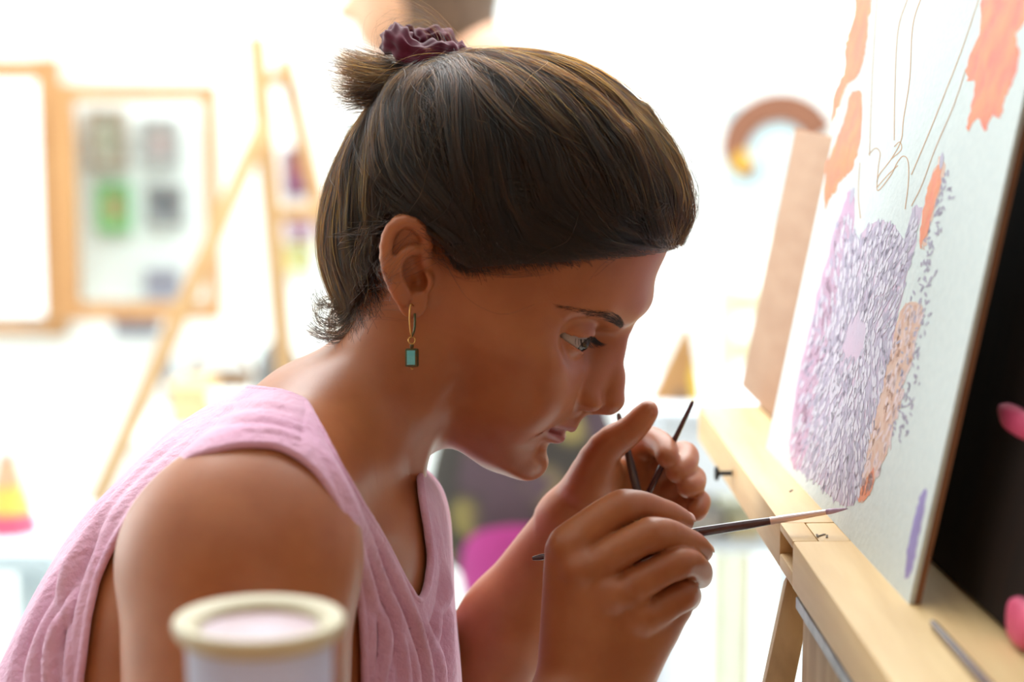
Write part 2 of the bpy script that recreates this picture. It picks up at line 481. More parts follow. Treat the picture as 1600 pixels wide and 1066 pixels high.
LIPL = lip_chain([(26.0, -41.2, 1.3, 0.2), (21.5, -41.0, 1.3, 0.6), (16.5, -40.9, 1.3, 1.5), (8, -40.9, 1.4, 3.3), (0, -41.2, 1.4, 4.0)], 1.8, 'sub')
Hd.ell((face_a(28.5, -43) + 0.8, 28.0, -43.0), (3.4, 3.2, 3.6), k=6, mode='sub')
Hd.cone((107.6, 0, -55.0), (102, 14, -54.5), 2.5, 2, k=8, mode='sub')
# eyelids round the eyeball, then the opening between them
Hd.ell(EYE, (15.1, 15.1, 14.6), k=5)
def lid_u(l): return -2.4 + 6.8 * np.maximum(1 - (l / 16.6) ** 2, -0.6) + 0.05 * l
def lid_l(l): return -2.4 - 3.3 * np.maximum(1 - (l / 16.6) ** 2, -0.6)
def cut(a, b, c):
    x, l, z = a - EYE[0], b - EYE[1], c - EYE[2]
    return np.maximum(np.maximum((z - lid_u(l)) * 0.8, (lid_l(l) - z) * 0.8), np.maximum(1.0 - 0.6 * l - x, np.sqrt(x * x + l * l + z * z) - 21))
Hd.prim(cut, [EYE], 21, 0.8, 'sub')
Hd.prim(lambda a, b, c: np.sqrt((a - EYE[0]) ** 2 + (b - EYE[1]) ** 2 + (c - EYE[2]) ** 2) - 12.4, [EYE], 13, 0.0, 'sub')
B.f[Hd.slc] = np.minimum(B.f[Hd.slc], Hd.f)
# --- ears (near one from the picture, far one mirrored)
ear_c = hp(634, 412, 75)
def ear(sgn):
    def q(px, py, b): p = hp(px, py, b); return H2F(p[0], sgn * p[1], p[2])
    g = B
    up = (hp(632, 345, 78) - hp(648, 482, 74)); up[1] *= sgn; up /= np.linalg.norm(up)
    nr = np.array([0.30, sgn * 0.95, 0.0]); nr -= up * (nr @ up); nr /= np.linalg.norm(nr); fw = np.cross(up, nr)
    M = np.stack([fw[0] * E1 + fw[1] * E2 + fw[2] * E3, up[0] * E1 + up[1] * E2 + up[2] * E3, nr[0] * E1 + nr[1] * E2 + nr[2] * E3])
    g.ell(q(655, 420, 62), (15, 22, 12), M, k=9)
    g.ell(q(634, 405, 74), (13.5, 25, 3.6), M, k=3)
    g.ell(q(645, 474, 73), (8.0, 8.6, 3.3), M, k=4)
    g.ell(q(648, 427, 81), (9.0, 12.5, 9.5), M, k=3.0, mode='sub')
    g.ell(q(640, 371, 82), (11, 9, 5.5), M, k=2.5, mode='sub')
    hx = [(660, 408, 72), (668, 384, 74), (658, 358, 77), (634, 346, 80), (612, 358, 82), (603, 385, 84), (605, 420, 84), (616, 448, 82), (629, 470, 78)]
    g.chain([q(*p) for p in catmull(hx, 2)], list(np.interp(np.linspace(0, 1, 17), [0, 0.15, 0.45, 0.8, 1], [2.6, 3.0, 3.4, 3.2, 3.6])), k=1.8)
    ah = [(655, 390, 76), (636, 393, 80), (622, 408, 82), (621, 428, 82), (628, 448, 80), (637, 461, 77)]
    g.chain([q(*p) for p in catmull(ah, 2)], [2.4] * 11, k=2.5)
    g.ell(q(666, 440, 74), (4.0, 5.6, 3.2), M, k=3)
    g.ell(q(655, 440, 74), (4.5, 5.0, 6.0), M, k=2, mode='sub')
ear(1)
# --- neck and torso
B.cone(F(674, 578, 0), F(512, 676, 2), 41.5, 42, k=10)
B.cone(F(634, 574, 0), F(500, 660, -8), 30, 31, k=14)
B.cone(F(614, 415, 0), F(624, 548, 0), 30, 29, k=14)
B.cone(F(622, 440, -24), F(634, 556, -26), 26, 27, k=14)
B.cone(F(642, 560, -26), F(530, 668, -40), 27, 32, k=16)
TORSO = [(470, 585), (400, 618), (330, 650), (245, 712), (160, 800), (92, 900), (42, 1000), (10, 1080), (-50, 1260), (-80, 1500), (-60, 1760),
         (640, 1760), (700, 1500), (712, 1260), (706, 1066), (698, 980), (692, 888), (686, 810), (668, 762), (632, 738), (580, 700), (520, 640)]
TP = Poly2(catmull([F(x, y, 0)[:2] for x, y in TORSO], 4, True), (-420, -640), (140, 140), 2.0, blur=4)
def torso(X, Y, Z, off=0.0):
    t = -TP(X + 0 * Y, Y + 0 * X) + 0 * Z
    T = 100.0; wy = np.interp(Y, [-420, -300, -180, -90, -20], [150, 140, 140, 132, 95]) + 0 * X + 0 * Z
    q = np.maximum(T - t, 0)
    g = ((q / T) ** 2.3 + (np.abs(Z - 6) / wy) ** 2.3) ** (1 / 2.3)
    f = (g - 1) * 95
    return f.astype(np.float32)
SH = [F(500, 712, -42), F(405, 812, -148)]
SHf = [F(510, 712, 50), F(470, 800, 160)]
def shoulders(g, k=26, off=0.0):
    g.op(torso, (-330, -560, -170), (130, 60, 180), 20)
    g.cone(SH[0], SH[1], 43 + off, 46 + off, k)
    g.cone(SHf[0], SHf[1], 42 + off, 46 + off, k)
shoulders(B)
# collar bones and the hollow between them
B.chain([F(600, 772, -25), F(560, 745, -70), F(500, 745, -120)], [5, 5, 5], k=14)
B.cone(F(655, 640, -34), F(628, 778, -14), 8, 6, k=16)
# near arm: shoulder cap, upper arm, elbow out of the frame, forearm, wrist
B.ell(F(376, 868, -156), (59, 54, 47), k=14)
B.cone(F(371, 905, -158), F(369, 1240, -166), 58, 55, k=14)
ELB = F(395, 1560, -190)
B.cone(F(369, 1240, -166), ELB, 55, 40, k=10)
B.cone(ELB, F(760, 1300, -140), 37, 36, k=10)
B.cone(F(760, 1300, -140), F(922, 1075, -94), 36, 24, k=10)
# near hand, its back to the camera, fingers closed on the brush
def pts(L): return [F(p[0], p[1], p[2]) for p in L], [p[3] for p in L]
HANDN = [[(888, 852, -106, 11.0), (972, 793, -101, 8.5), (1034, 801, -84, 7.2), (1068, 815, -68, 5.9)],
         [(912, 895, -112, 10.3), (1016, 836, -108, 8.5), (1074, 848, -90, 7.2), (1097, 862, -76, 6.0)],
         [(957, 934, -112, 10.0), (1057, 881, -105, 8.0), (1090, 890, -87, 6.8), (1095, 903, -73, 5.9)],
         [(1000, 970, -104, 10.0), (1064, 931, -97, 7.9), (1074, 935, -80, 6.6), (1060, 938, -66, 6.0)]]
wr = F(922, 1066, -94)
palm = [(F(890, 1066, -94), F(888, 862, -103), 17, 12.5), (F(915, 1060, -99), F(914, 898, -108), 20, 13), (F(935, 1060, -97), F(954, 935, -107), 20, 13), (F(962, 1066, -92), F(994, 970, -98), 17, 13), (F(905, 1066, -82), F(945, 930, -86), 18, 18), (F(965, 1070, -88), F(1012, 988, -88), 17, 13), (F(995, 1010, -88), F(1052, 948, -86), 13, 10.5)]
def hand(fingers, palms, thumb, kf, kp, lo, hi):
    g = Grid(*[ax[s_] for ax, s_ in zip(B.ax, B.sl(lo, hi))])
    for a, b, ra, rb in palms: g.cone(a, b, ra, rb, k=kp)
    for fg in fingers:
        P, R = pts(fg); P2 = catmull(P, 6); R2 = np.interp(np.linspace(0, 1, len(P2)), np.linspace(0, 1, len(R)), R)
        h = Grid(*g.ax)
        h.chain(P2, R2, k=1.5)
        h.ell(P[1], (R[1] * 1.04,) * 3, k=3)                     # knuckle
        g.f = smin(g.f, h.f, kf)
    h = Grid(*g.ax); P, R = pts(thumb); P2 = catmull(P, 3); R2 = np.interp(np.linspace(0, 1, len(P2)), np.linspace(0, 1, len(R)), R)
    h.chain(P2, R2, k=2); g.f = smin(g.f, h.f, kf + 1)
    return g
gn = hand(HANDN, palm, [(900, 1010, -70, 14), (925, 925, -58, 11), (985, 868, -50, 9.5), (1040, 838, -49, 7.5)], 0.8, 11, [-5, -200, -135], [118, -60, -25])
gn.cone(F(960, 850, -84), F(1040, 872, -80), 9, 9, k=2); gn.cone(F(975, 885, -84), F(1050, 905, -78), 10, 8, k=2); gn.cone(F(960, 930, -86), F(1045, 925, -78), 12, 8, k=2)
for c_ in ((888, 856, -114), (905, 892, -119), (958, 928, -119), (1003, 962, -110)): gn.ell(F(*c_), (6, 6, 5), k=8)
sl_ = B.sl([-5, -200, -135], [118, -60, -25]); B.f[sl_] = smin(B.f[sl_], gn.f, 6)
# far arm and hand, palm half open towards the camera
B.cone(F(470, 830, 165), F(600, 1240, 130), 44, 40, k=14)
B.cone(F(600, 1240, 130), F(705, 1130, 88), 40, 37, k=8)
B.cone(F(705, 1130, 88), F(800, 975, 60), 37, 31, k=10)
B.cone(F(800, 975, 60), F(893, 818, 46), 31, 21, k=10)
HANDF = [[(983, 722, 62, 10), (1014, 690, 52, 8.2), (1037, 699, 36, 7.2), (1043, 715, 25, 6.4)],
         [(1008, 750, 66, 10), (1066, 712, 54, 7.8), (1070, 726, 37, 7), (1057, 738, 27, 6.4)],
         [(1028, 782, 64, 9.5), (1078, 748, 52, 7.4), (1084, 756, 37, 6.6), (1074, 762, 27, 6.2)],
         [(1030, 812, 58, 9), (1082, 786, 50, 6.8), (1093, 784, 39, 6.2), (1089, 800, 29, 5.8)]]
palmF = [(F(893, 818, 46), F(983, 728, 58), 20, 11), (F(900, 820, 50), F(1005, 760, 62), 19, 11), (F(905, 822, 52), F(1020, 812, 58), 18, 11), (F(893, 815, 42), F(935, 738, 38), 19, 15)]
gf = hand(HANDF, palmF, [(915, 768, 34, 15), (945, 703, 27, 10.5), (986, 672, 23, 8.2), (1012, 643, 20, 6.6)], 1.8, 9, [15, -140, -5], [122, -25, 85])
sl_ = B.sl([15, -140, -5], [122, -25, 85]); B.f[sl_] = smin(B.f[sl_], gf.f, 6)

V, Q = B.surface()
V, Q = largest(V, Q)
V = relax(V, Q, 2, 0.45)
# the nape, neck and shoulder slope are smoothed further
_px = 800 + V[:, 0] * FPX / (D0 + V[:, 2]); _py = 533 - V[:, 1] * FPX / (D0 + V[:, 2])
_d = np.hypot(_px - 545, _py - 590)
_m = np.clip((165 - _d) / 60, 0, 1) * (((_py > 512) | (_px < 580)) & (_px - 0.55 * (_py - 560) < 690))
V = relax(V, Q, 60, 0.5, mask=_m)
BODY_V = V
# ------------------------------------------------------------------ the sitter
M_skin = material('tanned_skin', srgb(174, 106, 66), 0.42, col2=srgb(162, 93, 55), scale=30, sss=0.4, bump=0.05, bscale=900, spec=0.45)
person = empty('person', tuple(W(F(300, 1066, 0)) * [1, 1, 0]), label='woman in a pink sleeveless top leaning in to paint with a fine brush', cat='person')
body = quadmesh('body', W(BODY_V), Q, M_skin, person)
# lips, nostril rims and nails keep a colour of their own: tint stored per vertex (1 = lip)
a_, b_, c_ = F2H(BODY_V)
lipP = catmull([LIPL[0], LIPL[1], LIPL[2], LIPL[3], LIPL[4]], 4)
dl = np.full(len(a_), 99.0)
m_ = (a_ > 85) & (np.abs(b_) < 30) & (c_ > -56) & (c_ < -32)
pp = np.stack([a_[m_], np.abs(b_[m_]), c_[m_]], 1)
dd = np.full(len(pp), 99.0)
for p in lipP:
    hgt = np.interp(p[1], [0, 9, 18, 25], [6.8, 6.6, 4.8, 1.2])
    q = pp - p; up_ = np.where(q[:, 2] > 0, q[:, 2] * 1.15, q[:, 2] * 0.85)
    dd = np.minimum(dd, np.sqrt((q[:, 0] * 0.6) ** 2 + q[:, 1] ** 2 + up_ ** 2) - hgt)
dl[m_] = dd
tint = np.clip(0.5 - dl / 1.6, 0, 1).astype(np.float32)
at = body.data.attributes.new('lip', 'FLOAT', 'POINT'); at.data.foreach_set('value', tint)
def skin_lips(m):
    nt = m.node_tree; N = nt.nodes; L = nt.links; b = N['Principled BSDF']
    src = b.inputs['Base Color'].links[0].from_socket
    a = N.new('ShaderNodeAttribute'); a.attribute_name = 'lip'
    mx = N.new('ShaderNodeMix'); mx.data_type = 'RGBA'; mx.inputs['B'].default_value = srgb(156, 82, 76)
    L.new(src, mx.inputs['A']); L.new(a.outputs['Fac'], mx.inputs['Factor']); L.new(mx.outputs['Result'], b.inputs['Base Color'])
skin_lips(M_skin)

# eyes
M_eye = bpy.data.materials.new('eyeball'); M_eye.use_nodes = True
nt = M_eye.node_tree; N = nt.nodes; L = nt.links; b = N['Principled BSDF']
b.inputs['Roughness'].default_value = 0.12; b.inputs['Specular IOR Level'].default_value = 0.25
tc = N.new('ShaderNodeTexCoord'); sep = N.new('ShaderNodeSeparateXYZ'); L.new(tc.outputs['Object'], sep.inputs[0])
cr = N.new('ShaderNodeValToRGB'); cr.color_ramp.interpolation = 'EASE'
el = cr.color_ramp.elements
el[0].position = 0.0; el[0].color = srgb(178, 164, 160)
el[1].position = 1.0; el[1].color = (0.004, 0.003, 0.003, 1)
for pos, c in ((0.845, srgb(178, 164, 160)), (0.862, srgb(38, 26, 20)), (0.90, srgb(92, 62, 42)), (0.965, srgb(70, 44, 28)), (0.975, (0.004, 0.003, 0.003, 1))):
    e = el.new(pos); e.color = c
dv = N.new('ShaderNodeMath'); dv.operation = 'DIVIDE'; dv.inputs[1].default_value = 0.0135
L.new(sep.outputs['X'], dv.inputs[0]); L.new(dv.outputs[0], cr.inputs['Fac']); L.new(cr.outputs['Color'], b.inputs['Base Color'])
gaze = np.array([math.cos(math.radians(14)), 0.22, -math.sin(math.radians(12))])
for sgn in (1, -1):
    prof = [(13.5 * math.sin(t), 13.5 * math.cos(t) + (0.9 * max(0, 1 - t / 0.5) ** 2)) for t in np.linspace(0.02, math.pi - 0.02, 28)]
    mb = MB(); mb.lathe([(r / 1000, h / 1000) for r, h in prof], n=36, M=np.array([[0, 0, 1.0], [1, 0, 0], [0, 1, 0]]))
    me_o = mb.build('eye', M_eye, None, smooth=True)
    ctr = W(H2F(EYE[0], sgn * EYE[1], EYE[2]))
    gz = W(H2F(*(EYE * [1, sgn, 1] + gaze * np.array([50, 50, 50])))) - ctr
    me_o.rotation_mode = 'QUATERNION'; me_o.rotation_quaternion = Vector(gz).to_track_quat('X', 'Z')
    me_o.location = ctr; me_o.parent = person; me_o.matrix_parent_inverse = Matrix.Translation(-Vector(person.location))
    me_o['label'] = 'brown eye looking down at the brush'

# ------------------------------------------------------------------ pink sleeveless top
C = Grid(axis_steps([(-335, 125, 1.7)]), axis_steps([(-560, -260, 6), (-260, 60, 1.7)]), axis_steps([(-225, 30, 2.0), (30, 225, 3.5)]))
shoulders(C, off=0.0)
C.f -= 3.6
cv, cq = C.surface(); cv, cq = largest(cv, cq)
def topx(p): return 800 + p[:, 0] * FPX / (D0 + p[:, 2]), 533 - p[:, 1] * FPX / (D0 + p[:, 2])
ARM = [(112, 1250), (116, 1160), (124, 1066), (150, 905), (215, 795), (290, 722), (350, 699), (400, 693), (450, 703), (500, 742), (535, 806), (557, 890), (568, 980), (570, 1066), (566, 1160), (540, 1250), (330, 1290)]
AP = Poly2(catmull(ARM, 5, True), (-100, 500), (900, 1500), 4.0)
NECKL = [(440, 613), (476, 627), (505, 680), (532, 732), (568, 795), (602, 852), (632, 905), (656, 946), (668, 915), (674, 871), (668, 825), (660, 780), (655, 735), (662, 700), (690, 660), (690, 500), (340, 500), (300, 590), (370, 606)]
NP = Poly2(NECKL, (-100, 300), (900, 1500), 4.0, blur=1)
def top_cut(p):
    """> 0 where the cloth is cut away (mm)"""
    px, py = topx(p)
    arm = np.minimum(-AP(px, py) * 0.31, (-55 - p[:, 2]))
    neck = np.minimum(-NP(px, py) * 0.36, 72 - p[:, 2])
    q = p - SHf[1]; far = 60 - np.sqrt((q[:, 0] * 0.8) ** 2 + (q[:, 1] * 0.7 + 15) ** 2 + ((p[:, 2] - 185)) ** 2)
    low = -540 - p[:, 1]
    return np.maximum(np.maximum(arm, neck), np.maximum(far, low))
g_ = top_cut(cv)
ins = g_ <= 0
mixed = ins[cq].any(1) & ~ins[cq].all(1)
acc = np.zeros_like(cv); cn = np.zeros(len(cv))
for e0, e1 in ((0, 1), (1, 2), (2, 3), (3, 0), (1, 0), (2, 1), (3, 2), (0, 3)):
    i, j = cq[mixed][:, e0], cq[mixed][:, e1]
    k_ = (~ins[i]) & ins[j]; i, j = i[k_], j[k_]
    t = (g_[i] / (g_[i] - g_[j]))[:, None]
    np.add.at(acc, i, cv[i] + (cv[j] - cv[i]) * t); np.add.at(cn, i, 1)
mv = cn > 0
cv[mv] = acc[mv] / cn[mv][:, None]
ok_v = ins | mv
keep = ok_v[cq].all(1) & ins[cq].any(1)
cq = cq[keep]
used = np.zeros(len(cv), bool); used[cq] = True
mp = np.cumsum(used) - 1; cv = cv[used]; cq = mp[cq]; g_ = g_[used]; bnd = mv[used]
cv, cq0 = cv, cq
cv = relax(cv, cq, 3, 0.5, mask=(~bnd).astype(float))
# normals
def vnormals(v, q):
    n = np.cross(v[q[:, 2]] - v[q[:, 0]], v[q[:, 3]] - v[q[:, 1]]); out = np.zeros_like(v)
    for k in range(4):
        for d in range(3): out[:, d] += np.bincount(q[:, k], n[:, d], minlength=len(v))
    return out / (np.linalg.norm(out, axis=1)[:, None] + 1e-12)
nrm = vnormals(cv, cq)
px_, py_ = topx(cv)
RID = [([(497, 690), (548, 790), (590, 900), (625, 1000), (640, 1100)], 9, 3.2), ([(505, 665), (572, 800), (630, 930), (662, 1030), (672, 1100)], 8, 2.6),
       ([(540, 800), (580, 920), (600, 1000), (585, 1100)], 9, 3.0), ([(520, 745), (556, 850), (580, 960), (578, 1066)], 7, 2.4),
       ([(610, 930), (640, 1010), (655, 1100)], 7, 2.5), ([(655, 960), (676, 1020), (690, 1100)], 7, 2.5), ([(690, 880), (692, 960), (704, 1080)], 6, 2.0), ([(676, 800), (690, 900), (680, 980), (690, 1080)], 5, 1.8),
       ([(300, 686), (225, 755), (170, 830), (130, 940), (105, 1080)], 7, 2.2), ([(270, 690), (190, 775), (130, 870), (95, 990), (75, 1100)], 9, 2.6),
       ([(180, 800), (110, 910), (60, 1030), (45, 1100)], 9, 2.6), ([(120, 930), (85, 1020), (80, 1100)], 6, 2.4), ([(140, 880), (112, 960), (108, 1080)], 5, 2.0), ([(100, 880), (40, 1010), (10, 1100)], 9, 2.2),
       ([(350, 640), (410, 634), (470, 645)], 5, 1.4), ([(330, 664), (400, 655), (478, 672)], 5, 1.5), ([(360, 676), (430, 678), (470, 690)], 4, 1.1), ([(500, 660), (530, 720), (560, 775)], 4, 1.4)]
disp = np.zeros(len(cv))
for P, wd, amp in RID:
    P = catmull(P, 6); d2 = np.full(len(cv), 1e9); s_ = np.zeros(len(cv))
    for i in range(len(P) - 1):
        a, e = P[i], P[i + 1] - P[i]; t = np.clip(((px_ - a[0]) * e[0] + (py_ - a[1]) * e[1]) / (e @ e), 0, 1)
        d = (px_ - a[0] - t * e[0]) ** 2 + (py_ - a[1] - t * e[1]) ** 2
        c2 = d < d2; d2[c2] = d[c2]; s_[c2] = (i + t[c2]) / (len(P) - 1)
    x = np.sqrt(d2) / wd
    x = x * 1.25; disp += 1.7 * amp * np.clip(np.sin(np.clip(s_ * 0.9 + 0.02, 0, 1) * math.pi), 0, 1) ** 0.9 * (np.exp(-x * x) - 0.55 * np.exp(-((x - 1.7) / 0.8) ** 2)) * (cv[:, 2] < 90)
# shoulder seam
sx = np.interp(py_, [600, 700], [484, 466]); disp -= 1.0 * np.exp(-((px_ - sx) / 4) ** 2) * ((py_ < 706) & (py_ > 600) & (cv[:, 2] < -40))
edge = np.clip(-g_ / 10, 0, 1); cv = cv + nrm * (disp * (0.25 + 0.75 * edge))[:, None]
# gentle sideways random folds elsewhere
ph = np.sin(cv[:, 2] * 0.11 + 0.02 * cv[:, 1]) * np.sin(cv[:, 2] * 0.047 + 1.3 + 0.013 * cv[:, 0])
cv = cv + nrm * (0.9 * ph * edge)[:, None]
M_top = material('pink_gauze_cloth', srgb(226, 178, 200), 0.85, col2=srgb(214, 160, 188), scale=14, bump=0.7, bscale=220, stretch=(1, 1, 1), spec=0.15)
M_top.node_tree.nodes['Principled BSDF'].inputs['Sheen Weight'].default_value = 0.25
top = quadmesh('tank_top', W(cv), cq, M_top, person)
sm = top.modifiers.new('thickness', 'SOLIDIFY'); sm.thickness = 0.0018; sm.offset = -1
top['label'] = 'pale pink crinkled sleeveless top'
# rolled hems along the armhole and neckline
he = {}
for q in cq:
    for k in range(4):
        e = (q[k], q[(k + 1) % 4]); key = (min(e), max(e)); he[key] = he.get(key, 0) + 1
nb = {}
for (i, j), n in he.items():
    if n == 1: nb.setdefault(i, []).append(j); nb.setdefault(j, []).append(i)
seen = set()
loops = []
for s0 in list(nb):
    if s0 in seen: continue
    lp = [s0]; seen.add(s0); cur = s0
    while True:
        nx = [j for j in nb[cur] if j not in seen]
        if not nx: break
        cur = nx[0]; seen.add(cur); lp.append(cur)
    if len(lp) > 60: loops.append(lp)
for lp in loops:
    P = cv[lp].copy()
    for _ in range(6): P = (np.roll(P, 1, 0) + np.roll(P, -1, 0) + 2 * P) / 4
    if P[:, 1].max() < -400: continue
    P = P[::2]; P = np.concatenate([P, P[:1]])
    mb = MB(); mb.tube(W(P), 0.0024, 8, cap=False); mb.build('hem', M_top, top, smooth=True)
# ------------------------------------------------------------------ hair
HO = [(1052, 380), (1068, 354), (1077, 318), (1075, 285), (1058, 250), (1030, 210), (988, 168), (938, 128), (888, 106), (840, 95), (790, 92), (745, 95), (700, 100), (660, 108), (628, 128), (600, 165), (572, 202), (547, 242), (527, 287), (516, 332), (512, 376), (516, 420), (526, 460), (542, 500), (558, 525),
      (575, 620), (680, 800), (860, 820), (1010, 700), (1064, 560), (1060, 450)]
HP = Poly2(catmull([AC(x, y, 0) for x, y in HO], 4, True), (-170, -170), (190, 220), 1.0, blur=10)
HLN = [(1056, 380, 0), (1034, 372, 20), (1004, 366, 36), (965, 384, 48), (905, 407, 60), (850, 414, 65), (790, 418, 68), (735, 424, 69), (706, 408, 70), (692, 372, 72), (678, 346, 74), (645, 332, 76), (608, 344, 78), (594, 390, 78), (588, 420, 76), (578, 446, 72), (564, 474, 62), (550, 504, 44)]
hl2 = [AC(*p) for p in HLN]
HCR = Poly2([(150, 190), (150, hl2[0][1])] + hl2 + [(-40, -54), (-80, -54), (-150, -54), (-150, 190)], (-170, -170), (190, 220), 1.0, blur=2)
def hv(a, b, c):
    t = -HP(a, c); T = 78.0; Wd = 79.0
    q = np.maximum(T - t, 0)
    return (((q / T) ** 2.2 + (np.abs(b) / Wd) ** 2.2) ** (1 / 2.2) - 1) * 76
def hv_grad(p):
    a, b, c = F2H(p); h = 0.8; f = hv(a, b, c)
    g = np.stack([hv(a + h, b, c) - f, hv(a, b + h, c) - f, hv(a, b, c + h) - f], -1) / h
    n = np.linalg.norm(g, axis=-1, keepdims=True) + 1e-6
    gF = g[..., 0:1] * E1 + g[..., 1:2] * E2 + g[..., 2:3] * E3
    return f, gF / n, n[..., 0]
def to_surface(p, off=0.0, it=4):
    for _ in range(it):
        f, n, m = hv_grad(p); p = p - n * ((f - off) / np.maximum(m, 0.5))[..., None]
    return p, n
hc = OH
G = Grid(axis_steps([(-125, 125, 1.6)]), axis_steps([(-60, 190, 1.6)]), axis_steps([(-105, 105, 1.8)]))
X_, Y_, Z_ = G.pts((slice(None),) * 3)
ha, hb, hcc = head_coords(X_, Y_, Z_)
G.f = smax(hv(ha, hb, hcc) + 1.6, HCR(ha, hcc) + 2.0, 5).astype(np.float32)
hvv, hq = G.surface(); hvv, hq = largest(hvv, hq)
M_cap = material('dark_brown_hair_mass', srgb(46, 33, 24), 0.6, col2=srgb(30, 21, 15), scale=60, bump=0.3, spec=0.2)
hair = quadmesh('hair', W(hvv), hq, M_cap, person)
hair['label'] = 'brown hair pulled up into a messy bun'
M_hair = bpy.data.materials.new('brown_hair_strands'); M_hair.use_nodes = True
nt = M_hair.node_tree; nt.nodes.clear()
ho = nt.nodes.new('ShaderNodeOutputMaterial'); hb_ = nt.nodes.new('ShaderNodeBsdfHairPrincipled')
hb_.parametrization = 'MELANIN'
hb_.inputs['Melanin'].default_value = 0.925; hb_.inputs['Melanin Redness'].default_value = 0.30
hb_.inputs['Roughness'].default_value = 0.34; hb_.inputs['Radial Roughness'].default_value = 0.42
hb_.inputs['Random Color'].default_value = 0.35; hb_.inputs['Random Roughness'].default_value = 0.3
nt.links.new(hb_.outputs[0], ho.inputs['Surface'])
M_hair2 = M_hair.copy(); M_hair2.name = 'light_brown_hair_strands'
M_hair2.node_tree.nodes[hb_.name].inputs['Melanin'].default_value = 0.74
M_lash = material('dark_lash', srgb(24, 16, 12), 0.5)
def strands(name, sets, mat, parent, label=None):
    """sets: list of (points (n,k,3) sitter mm, root radius mm, tip radius mm)"""
    sizes = []; P = []; R = []
    for p, r0, r1 in sets:
        n, k, _ = p.shape; sizes += [k] * n; P.append(p.reshape(-1, 3))
        R.append(np.tile(r0 + (r1 - r0) * np.linspace(0, 1, k) ** 1.5, n))
    cu = bpy.data.hair_curves.new(name); cu.add_curves(sizes)
    cu.attributes['position'].data.foreach_set('vector', W(np.concatenate(P)).astype(np.float32).ravel())
    ra = cu.attributes.get('radius') or cu.attributes.new('radius', 'FLOAT', 'POINT')
    ra.data.foreach_set('value', (np.concatenate(R) / 1000).astype(np.float32))
    o = link(name, cu, None, parent); cu.materials.append(mat)
    if label: o['label'] = label
    return o
BUN = LAT(668, 112, 0)
def comb(root, bun, k, off0, off1, wave, seedv, clump=None):
    """strands lying on the hair surface from root to bun"""
    n = len(root); t = np.linspace(0, 1, k)[None, :, None]
    p = root[:, None, :] * (1 - t) + bun[:, None, :] * t
    mid = 4 * t * (1 - t)
    ax = np.cross(bun - root, np.array([0.2, 0.1, 1.0])); ax /= np.linalg.norm(ax, axis=1)[:, None] + 1e-6
    p = p + ax[:, None, :] * mid * wave[0][:, None, None]
    p, nr = to_surface(p, 0)
    tang = np.gradient(p, axis=1); tang /= np.linalg.norm(tang, axis=2)[..., None] + 1e-6
    sd = np.cross(nr, tang)
    ph = wave[2][:, None, None]; fr = wave[3][:, None, None]
    env = np.clip(t * 5, 0, 1) * np.clip((1 - t) * 4, 0, 1)
    p = p + sd * env * wave[1][:, None, None] * np.sin(ph + fr * t * 6.28)
    off = off0[:, None] + (off1 - off0)[:, None] * np.clip(t[..., 0] * 4, 0, 1)
    off = off + (wave[4][:, None, None] * env * np.sin(ph * 1.7 + fr * 0.8 * t * 6.28))[..., 0]
    return p + nr * off[..., None]
R_ = np.random.default_rng(11)
# roots: hairline first, then the whole scalp
sel = hvv[R_.integers(0, len(hvv), 90000)]
sa, sb, scn = F2H(sel)
d_h = HCR(sa, scn)
dist_b = np.linalg.norm(sel - BUN, axis=1)
pk = (sb > -40) & (dist_b > 30)
w_ = np.where(d_h > -9, 4.0, 1.0) * pk
idx = R_.choice(len(sel), 27000, replace=False, p=w_ / w_.sum())
root = sel[idx]
ncl = 300
cid = R_.integers(0, len(root), ncl); cent = root[cid]
near = np.concatenate([np.argmin(((root[i:i + 2000, None] - cent[None]) ** 2).sum(2), 1) for i in range(0, len(root), 2000)])
n = len(root)
cw = [R_.normal(0, 7, ncl), np.abs(R_.normal(2.2, 1.5, ncl)), R_.uniform(0, 6.28, ncl), R_.uniform(0.6, 1.6, ncl), R_.normal(0, 1.1, ncl)]
wave = [q[near] for q in cw]
wave[0] = wave[0] + R_.normal(0, 2.5, n); wave[2] = wave[2] + R_.normal(0, 0.25, n); wave[1] = wave[1] * R_.uniform(0.7, 1.3, n)
lift = R_.normal(0.9, 2.4, ncl)[near]
bun = BUN + R_.normal(0, 1, (n, 3)) * [7, 4, 9] + (cent[near] - BUN) * 0.06
main = comb(root, bun, 16, np.full(n, -0.6), R_.uniform(-0.6, 2.2, n) + np.clip(lift, -1.8, 4.5), wave, 1)
# pull strands of a clump together between root and bun
tt = np.linspace(0, 1, 16)[None, :, None]
g_sum = np.zeros((ncl, 16, 3)); np.add.at(g_sum, near, main); g_cnt = np.bincount(near, minlength=ncl)[:, None, None]
gm = (g_sum / np.maximum(g_cnt, 1))[near]
pull = 0.80 * np.clip(tt * 3.5, 0, 1) ** 1.2
main = main + (gm - main) * pull * R_.uniform(0.5, 1.1, n)[:, None, None]
